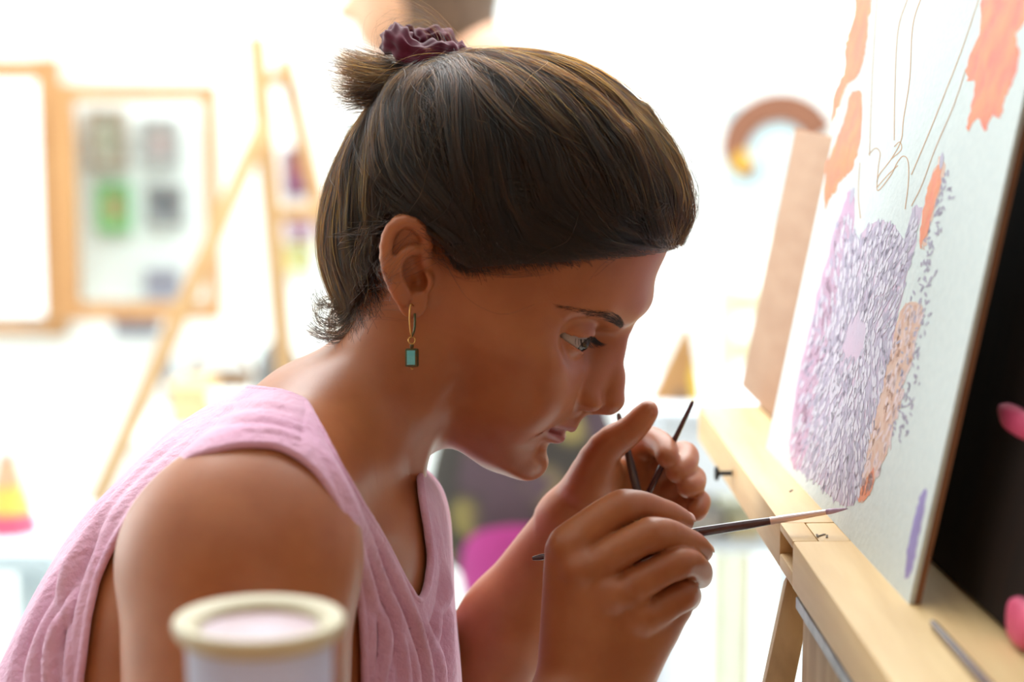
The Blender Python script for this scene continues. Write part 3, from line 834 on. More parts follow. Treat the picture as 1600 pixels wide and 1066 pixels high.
# stray hairs that lift off the head
m_f = 900
fr = root[R_.integers(0, n, m_f)]
fw_ = [R_.normal(0, 16, m_f), np.abs(R_.normal(2.5, 2.5, m_f)), R_.uniform(0, 6.28, m_f), R_.uniform(0.4, 1.4, m_f), np.abs(R_.normal(1.2, 1.2, m_f))]
fly = comb(fr, BUN + R_.normal(0, 14, (m_f, 3)), 16, np.full(m_f, 0.5), np.abs(R_.normal(2.4, 2.0, m_f)), fw_, 2)
cutk = R_.uniform(0.35, 0.95, m_f)
fly = np.stack([np.stack([np.interp(np.linspace(0, c, 16), np.linspace(0, 1, 16), s[:, d]) for d in range(3)], 1) for s, c in zip(fly, cutk)])
def guide_set(guides, n, spread0, spread1, k=16, jit=0.6, seed=3, taper=False):
    """strands scattered round picture-space guides [(px,py,w)...]"""
    r = np.random.default_rng(seed); out = []
    for gi in range(n):
        gd = guides[gi % len(guides)]
        P = np.array([F(*q) for q in gd]); P = P + np.linspace(0, 1, len(P))[:, None] * r.normal(0, spread1, 3) + r.normal(0, spread0, 3) * (1 - np.linspace(0, 1, len(P))[:, None])
        P = P + r.normal(0, jit, P.shape)
        C_ = catmull(P, 10); s = np.linspace(0, len(C_) - 1, k)
        C_ = np.stack([np.interp(s, np.arange(len(C_)), C_[:, d]) for d in range(3)], 1)
        if taper:
            c_ = r.uniform(0.72, 1.04); s2 = np.linspace(0, c_ * (k - 1), k); ext = C_[-1] + (C_[-1] - C_[-2]) * np.maximum(s2 - (k - 1), 0)[:, None]
            C_ = np.where((s2 > k - 1)[:, None], ext, np.stack([np.interp(s2, np.arange(k), C_[:, d]) for d in range(3)], 1))
        out.append(C_)
    return np.array(out)
front_fly = guide_set([[(1050, 378, -5), (1082, 345, -5), (1089, 300, 0), (1073, 252, 0), (1040, 202, 0), (1000, 166, 0)], [(1046, 372, 10), (1078, 350, 10), (1086, 318, 8), (1075, 284, 8), (1046, 242, 5)], [(1060, 330, -10), (1066, 290, -8), (1044, 236, -5), (1010, 190, -5), (960, 150, 0)], [(1052, 384, 0), (1062, 372, 0), (1074, 350, 0), (1080, 320, 0)]], 70, 2.5, 3.0, seed=5)
# bun: the ends of the tail fan out to the left under the band
tail = guide_set([[(690, 112, -8), (650, 120, -18), (600, 112, -22), (556, 104, -20), (524, 94, -18)], [(690, 116, -8), (648, 130, -20), (600, 128, -26), (558, 121, -24), (526, 114, -20)], [(688, 124, -8), (650, 142, -22), (608, 148, -28), (562, 152, -26), (528, 154, -22)], [(688, 126, 0), (650, 138, -20), (604, 140, -26), (556, 140, -26), (530, 132, -20)], [(690, 112, 10), (650, 116, 5), (600, 104, 2), (556, 94, 0), (528, 88, 0)], [(690, 124, 0), (655, 150, -14), (620, 164, -18), (585, 160, -16), (556, 152, -10)]], 2300, 4.6, 5.0, seed=6, taper=True)
tail_far = guide_set([[(680, 122, 20), (630, 160, 34), (590, 190, 44), (560, 206, 50), (540, 208, 52)], [(660, 130, 20), (610, 175, 36), (575, 205, 44), (548, 222, 50)]], 360, 5, 4.5, seed=7, taper=True)
tip_curl = guide_set([[(600, 150, -24), (556, 150, -20), (528, 138, -16), (516, 116, -12), (518, 100, -10)], [(590, 146, -24), (550, 152, -20), (526, 146, -18), (512, 128, -14)]], 14, 1.5, 1.5, seed=8)
bun_top = guide_set([[(720, 104, -10), (700, 84, -22), (668, 86, -28), (640, 104, -24)], [(700, 100, -18), (690, 60, -6), (664, 34, 0), (620, 40, 0), (600, 62, 0)], [(735, 100, -4), (716, 70, 2), (690, 40, 6), (650, 18, 8), (610, 12, 10)], [(640, 120, -20), (600, 96, -10), (596, 60, 0), (612, 40, 6)]], 70, 4, 5, seed=9)
loose_top = guide_set([[(700, 120, -30), (680, 118, -36), (648, 134, -36), (634, 170, -40), (640, 200, -46)], [(720, 112, -30), (690, 100, -34), (640, 110, -34), (600, 150, -34)], [(640, 165, -48), (636, 210, -58), (646, 250, -64), (655, 290, -70)], [(632, 170, -46), (660, 200, -58), (680, 245, -68), (700, 290, -74)]], 60, 5, 6, seed=10)
# nape: loose curls and the wispy hair behind the ear
nape = guide_set([[(560, 420, -30), (545, 460, -26), (520, 478, -22), (500, 470, -18), (492, 455, -16)], [(566, 450, -36), (548, 490, -30), (520, 505, -24), (498, 496, -20), (496, 476, -18), (512, 470, -18)], [(558, 470, -30), (545, 505, -26), (522, 522, -22), (500, 518, -20), (484, 505, -18)], [(575, 470, -40), (556, 510, -34), (530, 528, -28), (508, 528, -24), (482, 516, -20)], [(548, 430, -20), (532, 470, -14), (514, 500, -8), (522, 528, -6), (548, 524, -10)], [(560, 480, -36), (540, 500, -30), (524, 490, -26), (528, 470, -24), (548, 476, -26)]], 300, 2.4, 2.6, seed=12, jit=0.35)
behind = guide_set([[(610, 360, -78), (580, 366, -72), (545, 370, -66), (530, 372, -64)], [(606, 352, -78), (570, 358, -72), (536, 370, -66)], [(570, 350, -70), (560, 390, -68), (562, 430, -64), (580, 466, -60)], [(580, 360, -72), (572, 400, -70), (585, 440, -66), (592, 470, -62)], [(600, 340, -76), (590, 330, -76), (588, 314, -76)], [(566, 380, -70), (556, 410, -66), (566, 430, -66), (575, 400, -68)]], 60, 2.0, 4.0, seed=13, jit=0.9)
cheek = np.array([catmull([F(*q) for q in P], 6)[:25] for P in ([(690, 398, -78), (706, 430, -82), (735, 470, -84), (785, 491, -84), (835, 476, -80)], [(660, 385, -84), (690, 420, -84), (715, 434, -82), (760, 432, -80), (790, 415, -78)])])
temple = guide_set([[(668, 378, -76), (690, 408, -78), (720, 424, -76), (760, 422, -74)], [(690, 370, -76), (696, 405, -78), (712, 425, -78)], [(700, 395, -76), (740, 418, -76), (800, 425, -74), (850, 418, -72)]], 40, 2.0, 3.0, seed=14)
lo_ = R_.random(len(main)) < 0.08
strands('sunlit_strands', [(main[lo_] + (main[lo_] - OH) * 0.012, 0.08, 0.05), (fly[::2], 0.07, 0.04), (tail[1::2], 0.085, 0.04)], M_hair2, hair)
strands('hair_strands', [(main[~lo_], 0.085, 0.06), (fly[1::2], 0.07, 0.04), (front_fly, 0.075, 0.04), (tail[::2], 0.085, 0.04), (tail_far, 0.085, 0.05), (tip_curl, 0.08, 0.04), (bun_top, 0.06, 0.03), (loose_top, 0.07, 0.04), (nape, 0.095, 0.05), (behind, 0.085, 0.05), (cheek, 0.06, 0.04), (temple, 0.055, 0.03)], M_hair, hair)

from mathutils.bvhtree import BVHTree
_k = ((np.abs(BODY_V[:, 2] + 20) < 90) & (BODY_V[:, 0] > -115) & (BODY_V[:, 1] > -60) & (BODY_V[:, 1] < 110))
_m = np.cumsum(_k) - 1
bvh = BVHTree.FromPolygons([Vector(v) for v in BODY_V[_k]], [tuple(map(int, q)) for q in _m[Q[_k[Q].all(1)]]])
def skin_at(px, py):
    d = Vector(((px - 800) / FPX, (533 - py) / FPX, 1.0)).normalized()
    h = bvh.ray_cast(Vector(CF), d)
    return (np.array(h[0]), np.array(h[1])) if h[0] is not None else (None, None)
# fine hair along the hairline
r = np.random.default_rng(22); S = []
M_brow = material('brown_brow_hair', srgb(56, 36, 26), 0.6)
hl_px = catmull([(1046, 384), (1022, 374), (1000, 368), (962, 388), (905, 410), (850, 416), (790, 421), (738, 428), (708, 412), (694, 384)], 10)
for _ in range(1500):
    x = r.uniform(0, len(hl_px) - 1.01); i = int(x); p = hl_px[i] + (hl_px[i + 1] - hl_px[i]) * (x - i)
    p = p + np.array([0.2, 1.0]) * (abs(r.normal(0, 7)) - 4)
    d = np.array([668.0, 100]) - p; d /= np.linalg.norm(d); d = d + r.normal(0, 0.22, 2); bend = r.normal(0, 0.010)
    pts_ = []
    for q in np.linspace(0, r.uniform(26, 60), 5):
        c, nn = skin_at(*(p + d * q + np.array([-d[1], d[0]]) * bend * q * q))
        if c is None: break
        if nn[2] > 0: nn = -nn
        pts_.append(c + nn * (0.15 + 0.11 * q))
    if len(pts_) == 5: S.append(pts_)
S2 = []
nl = catmull([(598, 440), (590, 462), (574, 484), (552, 506), (538, 520)], 10)
for _ in range(420):
    x = r.uniform(0, len(nl) - 1.01); i = int(x); p = nl[i] + (nl[i + 1] - nl[i]) * (x - i) + r.normal(0, 9, 2) + np.array([0, abs(r.normal(0, 7))])
    d = np.array([540.0, 300]) - p; d /= np.linalg.norm(d); d = d + r.normal(0, 0.3, 2); bend = r.normal(0, 0.012); pts_ = []
    for q in np.linspace(0, r.uniform(30, 75), 5):
        c, nn = skin_at(*(p + d * q + np.array([-d[1], d[0]]) * bend * q * q))
        if c is None: break
        if nn[2] > 0: nn = -nn
        pts_.append(c + nn * (0.1 + 0.10 * q))
    if len(pts_) == 5: S2.append(pts_)
print('WISPS', len(S), len(S2))
strands('hairline_wisps', [(np.array(S), 0.055, 0.03), (np.array(S2), 0.06, 0.03)], M_hair, hair)
# eyebrows and eyelashes
r = np.random.default_rng(21)
bl = catmull([(973, 511), (966, 502), (955, 495), (940, 491), (915, 487), (892, 482), (872, 478)], 8)
S = []
for _ in range(360):
    s = r.uniform(0, 1) ** 1.5; x = s * (len(bl) - 1); i = min(int(x), len(bl) - 2); p = bl[i] + (bl[i + 1] - bl[i]) * (x - i)
    tg = bl[i + 1] - bl[i]; tg = tg / np.linalg.norm(tg); nm = np.array([tg[1], -tg[0]])
    wid = np.interp(s, [0, 0.2, 0.5, 0.8, 1], [4.5, 7.5, 5.5, 2.8, 1.6])
    p = p + nm * r.uniform(-1, 1) * wid
    d = tg + nm * r.normal(0.12, 0.18) * 1.0
    pts_ = []
    if s > 0.7 and r.random() < 0.5: continue
    for q in np.linspace(0, r.uniform(9, 15) * (1 if s < 0.6 else 0.7), 4):
        c, nn = skin_at(*(p + d * q))
        if c is None: break
        if nn[2] > 0: nn = -nn
        pts_.append(c + nn * (0.12 + 0.03 * q))
    if len(pts_) == 4: S.append(pts_)
S = np.array(S)
strands('eyebrow', [(S, 0.065, 0.025)], M_brow, person)
sa_, sb_, sc_ = F2H(S)
strands('eyebrow', [(H2F(sa_, -sb_, sc_), 0.065, 0.025)], M_brow, person)
for sgn in (1, -1):
    LS = []
    for up_ in (1, 0):
        for _ in range(190 if up_ else 0):
            l = r.uniform(-11.5, 14.2) if up_ else r.uniform(3, 14); z = (lid_u(np.array([l]))[0] if up_ else lid_l(np.array([l]))[0])
            rr = 15.1; x = math.sqrt(max(rr * rr - l * l - z * z, 2.0)); p0 = np.array([x, l, z])
            o_ = np.array([x, l * 0.8, 0]); o_ /= np.linalg.norm(o_)
            Ln = r.uniform(6.5, 9.5) if up_ else r.uniform(3, 4.5)
            d1 = o_ * 0.9 + np.array([0, 0.10 * l / 12, (-0.62 if l < 2 else -0.62 - 0.035 * l) if up_ else -0.75]) + r.normal(0, 0.09, 3); d1 /= np.linalg.norm(d1)
            cv_ = np.array([0, 0, 0.05 if up_ else -0.02])
            LS.append([EYE + p0 + d1 * Ln * s + cv_ * (Ln * s) ** 2 * 0.9 for s in np.linspace(0, 1, 7)])
    LS = np.array(LS); LS[..., 1] *= sgn
    strands('eyelashes', [(H2F(LS[..., 0], LS[..., 1], LS[..., 2]), 0.075, 0.02)], M_lash, person)
# ------------------------------------------------------------------ trousers, shoes and stool (below the frame)
def world_grid(lo, hi, h): return Grid(*[np.arange(a, b + h, h) for a, b in zip(lo, hi)])
hip = W(F(310, 1660, 5)); SEAT = hip[2] - 0.10
M_denim = material('dark_blue_trousers', srgb(52, 58, 84), 0.9, col2=srgb(44, 50, 74), scale=60)
tg_ = world_grid((-0.40, 0.80, 0.26), (0.42, 1.50, 1.02), 0.009)
yo = hip[1]
tg_.ell((hip[0], yo, hip[2] - 0.01), (0.155, 0.185, 0.115), k=0)
for sgn, yy in ((-1, yo - 0.115), (1, yo + 0.115)):
    tg_.cone((hip[0] + 0.03, yo + sgn * 0.085, SEAT + 0.085), (hip[0] + 0.31, yy, SEAT + 0.055), 0.088, 0.064, k=0.03)
    tg_.cone((hip[0] + 0.31, yy, SEAT + 0.055), (hip[0] + 0.27, yy, 0.37), 0.062, 0.05, k=0.02)
# the grid works in metres here: default far value is fine
tv, tq = tg_.surface()
trs = quadmesh('trousers', relax(tv, tq, 2), tq, M_denim, person)
M_shoe = material('dark_shoe', srgb(40, 36, 36), 0.6)
for yy in (yo - 0.115, yo + 0.115):
    mb = MB(); c = np.array([hip[0] + 0.29, yy, 0.335])
    for k, (dx, w_, h_) in enumerate(((-0.07, 0.06, 0.07), (0.0, 0.08, 0.075), (0.10, 0.085, 0.05), (0.16, 0.05, 0.035))): pass
    prof = [(-0.08, 0.030, 0.075), (-0.06, 0.036, 0.08), (0.0, 0.036, 0.075), (0.06, 0.042, 0.055), (0.11, 0.042, 0.042), (0.15, 0.03, 0.034), (0.165, 0.012, 0.022)]
    V_, F_ = [], []
    for dx, hw, hh in prof:
        V_ += [c + (dx, s * hw * q, z * hh) for s, q, z in ((-1, 1, 0), (1, 1, 0), (1, 1, 0.5), (0.6, 1, 1), (-0.6, 1, 1), (-1, 1, 0.5))]
    for i in range(len(prof) - 1): F_ += [(i * 6 + k, i * 6 + (k + 1) % 6, i * 6 + 6 + (k + 1) % 6, i * 6 + 6 + k) for k in range(6)]
    F_ += [tuple(range(6)), tuple(range(len(V_) - 6, len(V_)))]
    mb.add(V_, F_); mb.build('shoe', M_shoe, person, smooth='auto')
M_stoolw = wood('stool_wood', srgb(176, 134, 92), srgb(150, 108, 70), 2)
def stool(name, x, y, top, r, label, ring):
    st = empty(name, (x, y, 0), label=label, cat='stool')
    mb = MB(); mb.lathe([(r * 0.94, top - 0.035), (r, top - 0.028), (r, top - 0.008), (r * 0.96, top)], (x, y, 0), 40); mb.build('seat', M_stoolw, st, smooth='auto')
    for k in range(4):
        a = math.pi / 4 + k * math.pi / 2; c, s = math.cos(a), math.sin(a)
        mb = MB(); mb.tube([(x + c * r * 0.72, y + s * r * 0.72, top - 0.034), (x + c * r * 1.08, y + s * r * 1.08, 0)], [0.017, 0.014], 10); mb.build('leg', M_stoolw, st, smooth='auto')
    q = [(x + math.cos(a) * r * ring[1], y + math.sin(a) * r * ring[1], ring[0]) for a in np.linspace(0, 2 * math.pi, 33)]
    mb = MB(); mb.tube(q, 0.009, 8, cap=False); mb.build('foot_ring', M_stoolw, st, smooth=True)
    return st
stool('bar_stool', hip[0], yo, SEAT - 0.012, 0.17, 'tall round wooden stool the woman sits on', (0.30, 0.95))

# ------------------------------------------------------------------ scrunchie and earring
M_scr = material('burgundy_velvet', srgb(104, 24, 52), 0.8, col2=srgb(72, 14, 36), scale=60, spec=0.2)
M_scr.node_tree.nodes['Principled BSDF'].inputs['Sheen Weight'].default_value = 0.3
sc_c = F(667, 78, -2); ex = F(733, 96, 0) - F(600, 58, 0); ex /= np.linalg.norm(ex); ez = np.array([0.06, -0.34, -1.0]); ez -= ex * (ez @ ex); ez /= np.linalg.norm(ez); ey = np.cross(ez, ex)
if ey[1] < 0: ey = -ey
V_, F_ = [], []; nu, nv = 150, 26
r_ = np.random.default_rng(31); pa = r_.uniform(0, 6.28, 6)
for i in range(nu):
    t = 2 * math.pi * i / nu
    cen = sc_c + 19.5 * (math.cos(t) * ex + math.sin(t) * ez) + ey * 1.8 * math.sin(3 * t + pa[0])
    rad = math.cos(t) * ex + math.sin(t) * ez
    for j in range(nv):
        p = 2 * math.pi * j / nv
        rr = 7.4 * (1 + 0.15 * math.sin(5 * t + 2.2 * math.sin(p + pa[1])) + 0.13 * math.sin(6 * p + 3 * t + pa[2]) + 0.09 * math.sin(9 * p - 5 * t + pa[4]) + 0.10 * math.sin(13 * t + 3 * math.cos(p) + pa[3]))
        V_.append(cen + rr * (math.cos(p) * rad + 1.15 * math.sin(p) * ey))
F_ = [(i * nv + j, ((i + 1) % nu) * nv + j, ((i + 1) % nu) * nv + (j + 1) % nv, i * nv + (j + 1) % nv) for i in range(nu) for j in range(nv)]
mb = MB(); mb.add(W(np.array(V_)), F_)
mb.build('scrunchie', M_scr, None, smooth=True, label='burgundy velvet scrunchie holding the bun of hair', cat='scrunchie')
M_gold = material('brass_wire', srgb(196, 150, 84), 0.28, metallic=1.0)
M_dgold = material('dark_bronze_glaze', srgb(96, 74, 40), 0.35, metallic=0.6, col2=srgb(70, 84, 60), scale=400)
M_turq = material('turquoise_glass', srgb(92, 178, 186), 0.25, col2=srgb(110, 190, 194), scale=300, coat=0.3)
EB = 80.0
er = empty('earring', tuple(W(LAT(643, 560, EB))), label='gold hook earring with a rectangular turquoise bead on her ear', cat='earring')
q_ = lambda px, py, b=EB: W(LAT(px, py, b))
mb = MB(); mb.tube([q_(*p) for p in catmull([(646, 478, 77), (642, 476, 80), (640.5, 486, 81), (640.2, 505, 81), (642, 522, 80.5), (643, 526, 80)], 5)], 0.00042, 8); mb.build('hook', M_gold, er, smooth=True)
mb = MB(); mb.tube([q_(*p) for p in catmull([(643, 526, 80), (647, 517, 78), (648.5, 503, 76), (648, 490, 75)], 5)], 0.00065, 8); mb.build('lever_back', M_dgold, er, smooth=True)
mb = MB(); cr_ = [q_(643.5 + 5.2 * math.cos(t), 532 + 5.6 * math.sin(t), EB + 0.6 * math.sin(t)) for t in np.linspace(0, 2 * math.pi, 25)]; mb.tube(cr_, 0.00035, 6, cap=False); mb.build('ring', M_gold, er, smooth=True)
mb = MB(); mb.tube([q_(643.5, y_, EB) for y_ in (536, 541, 546)], [0.0007, 0.0011, 0.0006], 8); mb.build('cap', M_dgold, er, smooth=True)
bc_ = q_(643.8, 559, EB); Mx = np.stack([RIGHT, -FWD, UP], 1)
rotb = np.array(Matrix.Rotation(math.radians(14), 3, 'Z')); Mx = Mx @ rotb
mb = MB(); mb.box(bc_, (0.0071, 0.0040, 0.0100), Mx, 0.0011); bead = mb.build('bead', M_dgold, er, smooth='auto')
for s_ in (-1, 1):
    mb = MB(); mb.box(bc_ + Mx @ np.array([0, s_ * 0.0018, 0]), (0.0047, 0.0007, 0.0078), Mx, 0.0003); f_ = mb.build('bead_face', M_turq, er, smooth='auto')
mb = MB(); mb.lathe([(0.0001, -0.0007), (0.0006, -0.0004), (0.0007, 0), (0.0006, 0.0004), (0.0001, 0.0007)], q_(643.8, 576, EB), 10); mb.build('end_ball', M_gold, er, smooth=True)

# ------------------------------------------------------------------ easel, canvas
ZL = CAM[2] - 0.265
Pn = on_plane_z(1420, 945, ZL); Pf = on_plane_z(1197, 700, ZL)
dE = (Pf - Pn) / np.linalg.norm(Pf - Pn); CW = np.linalg.norm(Pf - Pn)
hE = np.array([dE[1], -dE[0], 0])            # away from the sitter (to +x)
if hE[0] < 0: hE = -hE
lam = 0.22
for it in range(60):
    upc = math.cos(lam) * np.array([0, 0, 1.0]) + math.sin(lam) * hE
    q = Pn + upc * 0.25 - CAM; pxq = 800 + FPX * (q @ RIGHT) / (q @ FWD); pyq = 533 - FPX * (q @ UP) / (q @ FWD)
    tgt = 1420 + (945 - pyq) * (180.0 / 795.0); lam += (tgt - pxq) * 0.0004
upc = math.cos(lam) * np.array([0, 0, 1.0]) + math.sin(lam) * hE
nC = np.cross(dE, upc); nC = -nC if nC[0] > 0 else nC      # towards the sitter
CH = 0.56
def on_canvas(px, py, off=0.0):
    d = PW(px, py, 1.0) - CAM; s = ((Pn + nC * off - CAM) @ nC) / (d @ nC); return CAM + d * s
M_canvas = material('white_primed_canvas', srgb(220, 229, 229), 0.75, col2=srgb(214, 224, 225), scale=220, bump=0.12, spec=0.2)
M_cedge = material('canvas_edge_wood', srgb(150, 104, 78), 0.7, var=0.2, scale=60)
cv_root = empty('painting', tuple(Pn), label='white canvas with a half-finished lavender feathered bird resting on the easel rail', cat='painting')
TH = 0.003
mb = MB(); mb.box((Pn + Pf) / 2 + upc * CH / 2 - nC * 0.0012, (CW, CH, 0.0024), np.stack([dE, upc, nC], 1)); mb.build('canvas', M_canvas, cv_root)
for a_c, sz in (((Pn + dE * 0.009), (0.018, CH, TH)), ((Pf - dE * 0.009), (0.018, CH, TH))):
    mb = MB(); mb.box(a_c + upc * CH / 2 - nC * (0.0026 + TH / 2), sz, np.stack([dE, upc, nC], 1)); mb.build('stretcher_bar', M_cedge, cv_root)
for v0 in (0.009, CH - 0.009):
    mb = MB(); mb.box((Pn + Pf) / 2 + upc * v0 - nC * (0.0026 + TH / 2), (CW - 0.037, 0.018, TH), np.stack([dE, upc, nC], 1)); mb.build('stretcher_bar', M_cedge, cv_root)
# paint
r_ = np.random.default_rng(41)
M_or = material('orange_paint', srgb(228, 108, 64), 0.45, col2=srgb(222, 128, 62), scale=70, bump=0.3, coat=0.1)
M_or2 = material('red_orange_paint', srgb(226, 92, 60), 0.45, col2=srgb(228, 124, 62), scale=60, bump=0.3, coat=0.1)
M_line = material('ochre_pencil_line', srgb(206, 166, 130), 0.8, var=0.15)
M_base = material('thin_lavender_wash', srgb(196, 186, 208), 0.6, col2=srgb(206, 180, 204), scale=25)
M_pinkw = material('pink_wash', srgb(208, 172, 200), 0.6, col2=srgb(198, 160, 192), scale=40)
M_l1 = material('grey_lavender_paint', srgb(182, 174, 198), 0.5, var=0.15, scale=90)
M_l2 = material('pale_lavender_paint', srgb(212, 207, 224), 0.5, var=0.08, scale=90)
M_l3 = material('mid_lavender_paint', srgb(184, 172, 200), 0.5, var=0.1, scale=90)
M_l4 = material('mauve_paint', srgb(196, 158, 188), 0.5, var=0.1, scale=90)
M_l5 = material('slate_violet_paint', srgb(164, 156, 182), 0.5, var=0.1, scale=90)
M_sal = material('salmon_paint', srgb(222, 184, 166), 0.5, var=0.1, scale=60)
M_pur = material('purple_smear', srgb(158, 146, 206), 0.55, var=0.15, scale=40)
def jag(P, amp, seed):
    P = catmull(np.array(P, float), 5, True); r = np.random.default_rng(seed); return P + r.normal(0, amp, P.shape)
def paint(name, polys, mat, off):
    v, f = [], []
    for P in polys:
        n = len(v); A = [on_canvas(x, y, off) for x, y in P]; v += A; f.append(tuple(range(n, n + len(A))))
    o = mesh(name, v, f, mat, cv_root)
    bm = bmesh.new(); bm.from_mesh(o.data); bmesh.ops.triangulate(bm, faces=bm.faces[:]); bm.to_mesh(o.data); bm.free()
    if len(polys) > 10: o['kind'] = 'stuff'
    return o
cz = lambda L: [(1080 + x * 0.4878, y * 0.4878) for x, y in L]
paint('orange_feather', [jag(cz([(526, -40), (580, -40), (576, 20), (562, 120), (555, 185), (535, 240), (515, 262), (498, 275), (475, 340), (452, 390), (458, 300), (490, 225), (492, 150), (508, 95), (524, 40)]), 0.8, 1)], M_or, 0.0001)
paint('orange_feather', [jag(cz([(510, 303), (545, 300), (542, 440), (520, 530), (495, 565), (470, 590), (462, 618), (446, 632), (428, 672), (427, 560), (435, 520), (462, 450), (490, 380)]), 0.8, 2)], M_or, 0.0001)
paint('orange_feather', [jag(cz([(950, -40), (1110, -40), (1075, 60), (1040, 110), (1052, 170), (1030, 260), (1008, 310), (990, 378), (960, 372), (942, 422), (918, 378), (885, 418), (897, 340), (905, 262), (884, 258), (886, 195), (922, 110)]), 1.0, 3)], M_or2, 0.0001)
def line(P, wpx=1.3):
    P = catmull(np.array(cz(P), float), 6); t = np.gradient(P, axis=0); t /= np.linalg.norm(t, axis=1)[:, None]; n = np.stack([t[:, 1], -t[:, 0]], 1) * wpx / 2
    return [P + n, P - n]
v, f = [], []
for P in ([(597, -40), (582, 200), (574, 400), (571, 500)], [(695, -10), (662, 100), (652, 300), (650, 450)], [(745, -30), (710, 80), (700, 250), (680, 380), (672, 450), (640, 510), (602, 560), (595, 590), (600, 610), (640, 560), (660, 520), (680, 500), (695, 520), (695, 590), (685, 670)], [(930, -30), (870, 150), (820, 280), (760, 430), (705, 560)], [(880, 220), (840, 340), (780, 480), (740, 590), (705, 660)], [(568, 495), (590, 475), (605, 490), (600, 530), (595, 585)], [(540, 520), (535, 620), (542, 700)], [(650, 470), (668, 455), (672, 480), (640, 510)], [(595, 600), (630, 560), (662, 530)]):
    A, Bq = line(P, 1.3); n = len(v)
    v += [on_canvas(x, y, 0.00012) for x, y in A] + [on_canvas(x, y, 0.00012) for x, y in Bq]; m = len(A)
    f += [(n + i, n + i + 1, n + m + i + 1, n + m + i) for i in range(m - 1)]
mesh('sketch_lines', v, f, M_line, cv_root)
MASS = [(1330, 292), (1308, 350), (1290, 425), (1268, 510), (1250, 590), (1238, 670), (1236, 720), (1252, 738), (1280, 758), (1306, 782), (1326, 792), (1342, 776), (1350, 745), (1356, 700), (1372, 640), (1390, 560), (1408, 470), (1428, 390), (1440, 330), (1428, 322), (1420, 352), (1412, 374), (1396, 352), (1376, 346), (1352, 356), (1340, 378), (1332, 350)]
paint('lavender_wash', [jag(MASS, 1.2, 5)], M_base, 0.00005)
paint('pink_wash', [jag([(1330, 296), (1306, 352), (1286, 428), (1264, 515), (1246, 595), (1236, 670), (1236, 722), (1252, 732), (1262, 690), (1268, 620), (1284, 530), (1304, 450), (1326, 390), (1334, 350)], 1.2, 6)], M_pinkw, 0.00008)
SAL = [(1470, 245), (1452, 280), (1436, 350), (1432, 400), (1424, 470), (1410, 560), (1396, 640), (1384, 690), (1372, 735), (1350, 780), (1346, 770), (1358, 735), (1374, 690), (1392, 640), (1412, 560), (1440, 470), (1462, 380), (1478, 300)]
paint('salmon_wash', [jag([(1440, 480), (1428, 540), (1408, 620), (1392, 690), (1374, 735), (1350, 784), (1342, 772), (1350, 735), (1356, 690), (1374, 620), (1394, 540), (1410, 480)], 1.2, 7)], M_sal, 0.00009)
paint('salmon_wash', [jag([(1470, 246), (1476, 262), (1464, 320), (1452, 360), (1444, 392), (1440, 370), (1446, 320), (1452, 280)], 1.5, 8)], M_sal, 0.00009)
paint('orange_patch', [jag([(1466, 258), (1472, 272), (1458, 330), (1446, 372), (1438, 388), (1440, 350), (1448, 300)], 1.5, 9)], M_or, 0.00015)
paint('orange_patch', [jag([(1352, 752), (1366, 730), (1362, 768), (1346, 784), (1340, 778)], 1.0, 10)], M_or, 0.00015)
paint('purple_smear', [jag([(1441, 768), (1447, 770), (1440, 820), (1430, 870), (1420, 902), (1413, 898), (1420, 850), (1430, 800)], 1.0, 11)], M_pur, 0.00008)
from math import atan2
MP = Poly2(np.array(MASS, float), (1200, 250), (1520, 830), 1.0)
ctr_ = np.array([1335.0, 528.0])
sets_ = {0: [], 1: [], 2: [], 3: [], 4: []}
def leaf(c, ang, ln, wd):
    d = np.array([math.cos(ang), math.sin(ang)]); n = np.array([-d[1], d[0]])
    return [c - d * ln * 0.5, c - d * ln * 0.2 + n * wd * 0.5, c + d * ln * 0.25 + n * wd * 0.42, c + d * ln * 0.5, c + d * ln * 0.25 - n * wd * 0.42, c - d * ln * 0.2 - n * wd * 0.5]
for row in range(78):
    y0 = 345 + row * 5.8
    for k in range(34):
        x0 = 1228 + k * 6.6 + (row % 2) * 3.3
        c = np.array([x0, y0]) + r_.normal(0, 1.4, 2)
        if MP(np.array([c[0]]), np.array([c[1]]))[0] > -1.0: continue
        q = c - ctr_; sk = q[0] + 0.2 * q[1]
        rad = math.hypot(sk / 26.0, q[1] / 58.0)
        if rad < 0.62: continue
        ang = math.pi / 2 + 0.22 + np.clip(-sk / 90.0, -0.5, 0.5) * (1 if q[1] > 0 else -1) * 0.35 + r_.normal(0, 0.07)
        lnn = r_.uniform(15, 24); wdd = r_.uniform(3.0, 4.6)
        left = sk < -42
        ch = r_.random()
        i_ = (3 if ch < 0.5 else 2 if ch < 0.8 else 1) if left else (0 if ch < 0.34 else 1 if ch < 0.68 else 2 if ch < 0.9 else 4)
        sets_[i_].append(leaf(c, ang, lnn, wdd))
for (i_, nm, mt, of) in ((0, 'grey_feather_strokes', M_l1, 0.00013), (2, 'lavender_feather_strokes', M_l3, 0.00016), (3, 'mauve_feather_strokes', M_l4, 0.00019), (4, 'slate_feather_strokes', M_l5, 0.00022), (1, 'pale_feather_strokes', M_l2, 0.00026)):
    paint(nm, sets_[i_], mt, of)
sal_s, sal_p = [], []
for _ in range(230):
    t = r_.uniform(0, 1); y = 480 + t * 290; xl = np.interp(y, [480, 540, 620, 690, 735, 780], [1410, 1394, 1374, 1356, 1350, 1344]); xr = np.interp(y, [480, 540, 620, 690, 735, 780], [1444, 1430, 1410, 1394, 1376, 1352])
    (sal_s if r_.random() < 0.55 else sal_p).append(leaf(np.array([r_.uniform(xl, xr), y]), math.pi / 2 + 0.25 + r_.normal(0, 0.12), r_.uniform(14, 26), r_.uniform(2.5, 4.5)))
